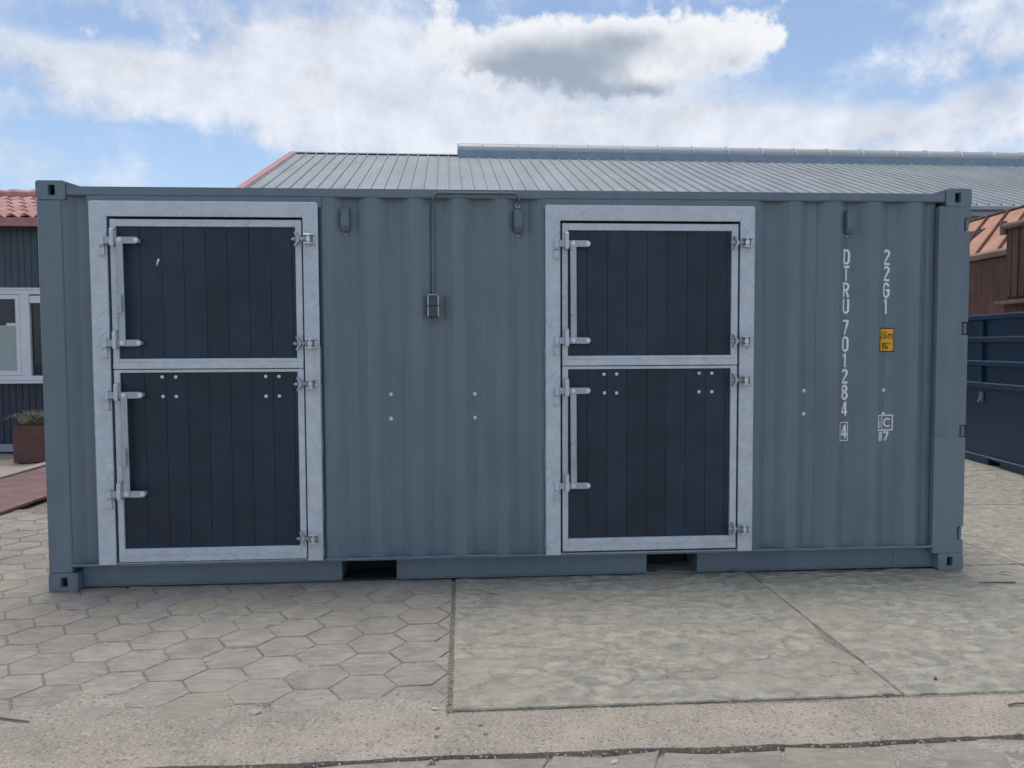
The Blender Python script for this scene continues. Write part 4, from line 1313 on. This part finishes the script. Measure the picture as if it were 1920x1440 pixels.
# ------------------------------------------------------------------ dark blue open container at the right
blue = tag(empty('open_top_container', (9.459, 4.946, 0), R(-7.6), local=True), 'dark navy blue open-top waste container with horizontal side ribs', 'container')
BY0, BY1, BX1, BZ = -5.3, .45, 2.35, 1.93
b = MB()
for q in ((.0, BY0, .09, .03, BY1, BZ - .08), (BX1 - .03, BY0, .09, BX1, BY1, BZ - .08), (.03, BY0, .09, BX1 - .03, BY0 + .03, BZ - .08), (.03, BY1 - .03, .09, BX1 - .03, BY1, BZ - .08), (.0, BY0, .06, BX1, BY1, .09)):
    b.box(*q)
bo = b.build('body', M['navy'], blue)
for z0, z1, pr in ((1.85, 1.93, .06), (1.56, 1.645, .055), (1.255, 1.338, .055), (.965, 1.055, .055)):
    r_ail = MB(); r_ail.prism([(.0, z0 + .0), (-pr, z0 + .022), (-pr, z1 - .006), (0, z1 - .0005)], 'y', BY0, BY1); ra = r_ail.build('side_rib', M['navy'], bo, bevel=.002)
    MB().box(-pr - .001, BY0, z1 - .010, .004, BY1, z1 + .001).build('rib_edge', M['navylip'], bo)
rt = MB(); rt.box(-.06, BY1 + .001, 1.85, BX1, BY1 + .06, BZ); rt.box(-.06, BY0 - .06, 1.85, BX1, BY0 - .001, BZ); rt.box(BX1 + .001, BY0, 1.85, BX1 + .06, BY1, BZ); rt.build('top_rim', M['navy'], blue, bevel=.004)
for y in (-.37, -1.42, -2.47, -3.52, -4.57):
    for z0, z1 in ((1.3395, 1.559), (1.647, 1.849), (1.0565, 1.254)):
        MB().box(-.045, y - .035, z0, -.0005, y + .045, z1).build('side_post', M['navy'], bo, bevel=.003)
    h = MB(); h.box(-.03, y - .03, .80, -.0005, y + .04, .93); h.box(-.055, y - .02, .80, -.031, y + .03, .83); h.build('tarp_hook', M['navylip'], bo, bevel=.003)
sk = MB(); PY0, PY1 = -.87, -.60
sk.box(-.035, BY0, .0, .08, PY0, .095); sk.box(-.035, PY1, .0, .08, BY1, .095); sk.box(-.034, PY0, .078, .08, PY1, .0945)
for y in (-4.3,): pass
sk.box(BX1 - .08, BY0, 0, BX1, BY1, .09)
sk.build('base_rail', M['navy'], blue, bevel=.003)
MB().box(-.04, BY0, .0952, -.001, BY1, .106).build('base_edge', M['navylip'], blue)
MB().box(.081, PY0 - .1, .0, .09, PY1 + .1, .09).build('pocket_back', M['dark'], blue)

# ------------------------------------------------------------------ rusty waste containers behind it
ra_ = tag(empty('rusty_hopper_container', (11.5, 8.0, 0), R(-4), local=True), 'tall rusty container with sloping orange top behind the navy one', 'container')
m = MB(); m.box(0, -5.0, 0, 2.2, 2.4, 2.98); ao = m.build('body', M['rust'], ra_, bevel=.01)
m = MB(); m.prism([(-.05, 2.985), (-.05, 3.075), (.06, 3.13), (.14, 3.13), (.14, 2.985)], 'y', -5.05, 2.45); m.build('rim', M['rustlite'], ra_, bevel=.008)
m = MB(); m.prism([(.142, 3.05), (1.35, 4.05), (1.35, 3.95), (1.45, 3.0)], 'y', -5.0, 2.4); so_ = m.build('sloping_top', M['rustorange'], ra_)
def on_slope(t, y, o=0.0):
    x = .142 + 1.208 * t; z = 3.05 + 1.0 * t
    return (x - .64 * o, y, z + .77 * o)
for y in [.11 - .62 * k for k in range(-2, 8)]:
    r_b = MB(); P0, P1 = on_slope(.04, y, .0), on_slope(1.0, y + .9, .0)
    d = .035
    i0 = []
    for (px, py, pz), in (((P0),), ((P1),)):
        i0.append(r_b.pts([(px, py - .03, pz - .01), (px, py + .03, pz - .01), (px - .03, py + .02, pz + .035), (px - .03, py - .02, pz + .035)]))
    A, B = i0
    for k in range(4): r_b.face((A[k], A[(k + 1) % 4], B[(k + 1) % 4], B[k]))
    r_b.face(A[::-1]); r_b.face(B); r_b.build('slope_rib', M['rust'], so_)
r_b = MB(); r_b.tube([on_slope(.03, -5, .02), on_slope(.03, 2.4, .02)], .03, 6); r_b.build('slope_rib', M['rust'], so_)
r_b = MB(); r_b.tube([on_slope(1.0, -5.02, .01), on_slope(1.0, 2.42, .01)], .03, 6); r_b.build('slope_edge', M['rust'], so_)
hm = MB()
c = [on_slope(.52, 1.12, .012), on_slope(.52, 1.6, .012), on_slope(.69, 1.6, .012), on_slope(.69, 1.12, .012)]
c2 = [on_slope(.52, 1.12, -.02), on_slope(.52, 1.6, -.02), on_slope(.69, 1.6, -.02), on_slope(.69, 1.12, -.02)]
A = hm.pts(c); B = hm.pts(c2); hm.face(A); hm.face(B[::-1])
for k in range(4): hm.face((A[k], B[k], B[(k + 1) % 4], A[(k + 1) % 4]))
hm.build('hatch', M['dark'], so_)

rb_ = tag(empty('rusty_tall_container', (10.9, 6.28, 0), R(-3), local=True), 'dark brown ribbed rusty container with tubular rim at right edge', 'container')
m = MB(); m.box(.03, -4.2, 2.25, 2.0, .0, 3.30); b2 = m.build('body', M['rust'], rb_)
for k in range(26):
    y = -.04 - k * .16
    MB().box(.014, y - .085, 2.26, .0295, y, 3.30).build('wall_rib', M['rust'], b2, bevel=.01)
m = MB(); m.tube([(.0, -4.25, 3.335), (.0, .03, 3.335)], .05, 10); m.tube([(.0, .035, 3.22), (.0, .035, 3.42)], .05, 10); m.build('rim', M['rustlite'], rb_, smooth=True)
m = MB(); m.box(-.10, -4.3, 2.15, 2.0, .06, 2.20); m.box(.06, -4.2, 2.20, 2.0, -.04, 2.249); m.build('ledge', M['rustlite'], rb_, bevel=.006)
m = MB(); m.box(.02, -4.2, 0, 2.0, .0, 2.149); m.build('lower_body', M['rust'], rb_)

# ------------------------------------------------------------------ litter on the ground
def stone(label, mat, x, y, r, seed, z=0.0, flat=.6, sx=1.0):
    rr_ = random.Random(seed); bm = bmesh.new(); bmesh.ops.create_icosphere(bm, subdivisions=2, radius=1.0)
    for v_ in bm.verts:
        n_ = 1 + .30 * noise.noise(v_.co * 1.7 + Vector((seed, 0, 0)))
        v_.co = Vector((v_.co.x * n_ * r * sx, v_.co.y * n_ * r * .8, v_.co.z * n_ * r * flat + r * flat * .7))
    me = bpy.data.meshes.new('stone'); bm.to_mesh(me); bm.free(); me.materials.append(M[mat])
    o = place('stone', me, (x, y, z)); o.rotation_euler.z = rr_.uniform(0, 3)
    return tag(o, label, 'stone', 'stones lying on the paving')
stone('large pale stone at the edge of the hexagon pavers', 'stone', 1.748, -1.768, .022, 1, .002, .5, 1.2)
stone('white stone chip at the near corner of the first slab', 'stone', 2.504, -1.786, .011, 2, .004, .5, 1.5)
stone('dark stone on the concrete strip, back left of four', 'darkstone', 2.520, -1.948, .013, 3, strip_z(2.52, -1.948) - .004, .35)
stone('dark stone on the concrete strip, back right of four', 'darkstone', 2.695, -1.939, .013, 4, strip_z(2.695, -1.939) - .004, .35)
stone('dark stone on the concrete strip, front left of four', 'darkstone', 2.517, -2.008, .012, 5, strip_z(2.517, -2.008) - .004, .35)
stone('dark stone on the concrete strip, front right of four', 'darkstone', 2.714, -2.010, .013, 6, strip_z(2.714, -2.01) - .004, .35)
stone('small dark stone on the right-hand slab', 'darkstone', 4.804, -1.656, .010, 7, .0, .7)
stone('tan stone on the front pavers below the strip', 'stone', 3.185, -2.247, .013, 8, -.004, .5, 1.3)
stone('small white stone in the middle of the front left pavers', 'stone', 1.22, -1.575, .009, 9, .0, .5)
def twig(label, pts, r):
    m = MB(); m.tube(pts, r, 6); o = m.build('twig', M['wood'], smooth=True)
    tag(o, label, 'twig', 'twigs lying on the paving')
twig('bent dark twig on the sand at the left edge', [(.62, -1.715, .012), (.70, -1.742, .013), (.77, -1.764, .012), (.837, -1.778, .010)], [.002, .0035, .004, .003])
twig('straight grey stick on the slab beside the container corner', [(5.965, -.300, .006), (6.08, -.312, .008), (6.195, -.320, .007)], [.003, .006, .006])
twig('short dark twig on the strip at the right edge', [(4.943, -1.944, .010), (4.98, -1.938, .013), (5.06, -1.936, .012)], [.004, .0045, .003])
lf = MB(); lf.grid(lambda u, v: (6.235 + .07 * u, -.115 - .03 * u + .022 * (v - .5) * math.sin(math.pi * (u * .94 + .03)), .006 + .012 * math.sin(u * 3) + .008 * (v - .5) ** 2), 8, 3)
tag(lf.build('dry_leaf', M['wood'], smooth=True), 'dark curled dry leaf on the slab beside the container corner', 'leaf')
# whitish plaster crumbs spilt on a paver
rr = random.Random(21)
cr = MB()
for i in range(60):
    pebble(cr, 2.02 + rr.gauss(0, .022), -.675 + rr.gauss(0, .035), .0005, rr.uniform(.002, .006), rr, .25)
tag(cr.build('plaster_crumbs', M['droppings']), 'white plaster crumbs spilt on a hexagon paver', 'crumbs', kind='stuff')
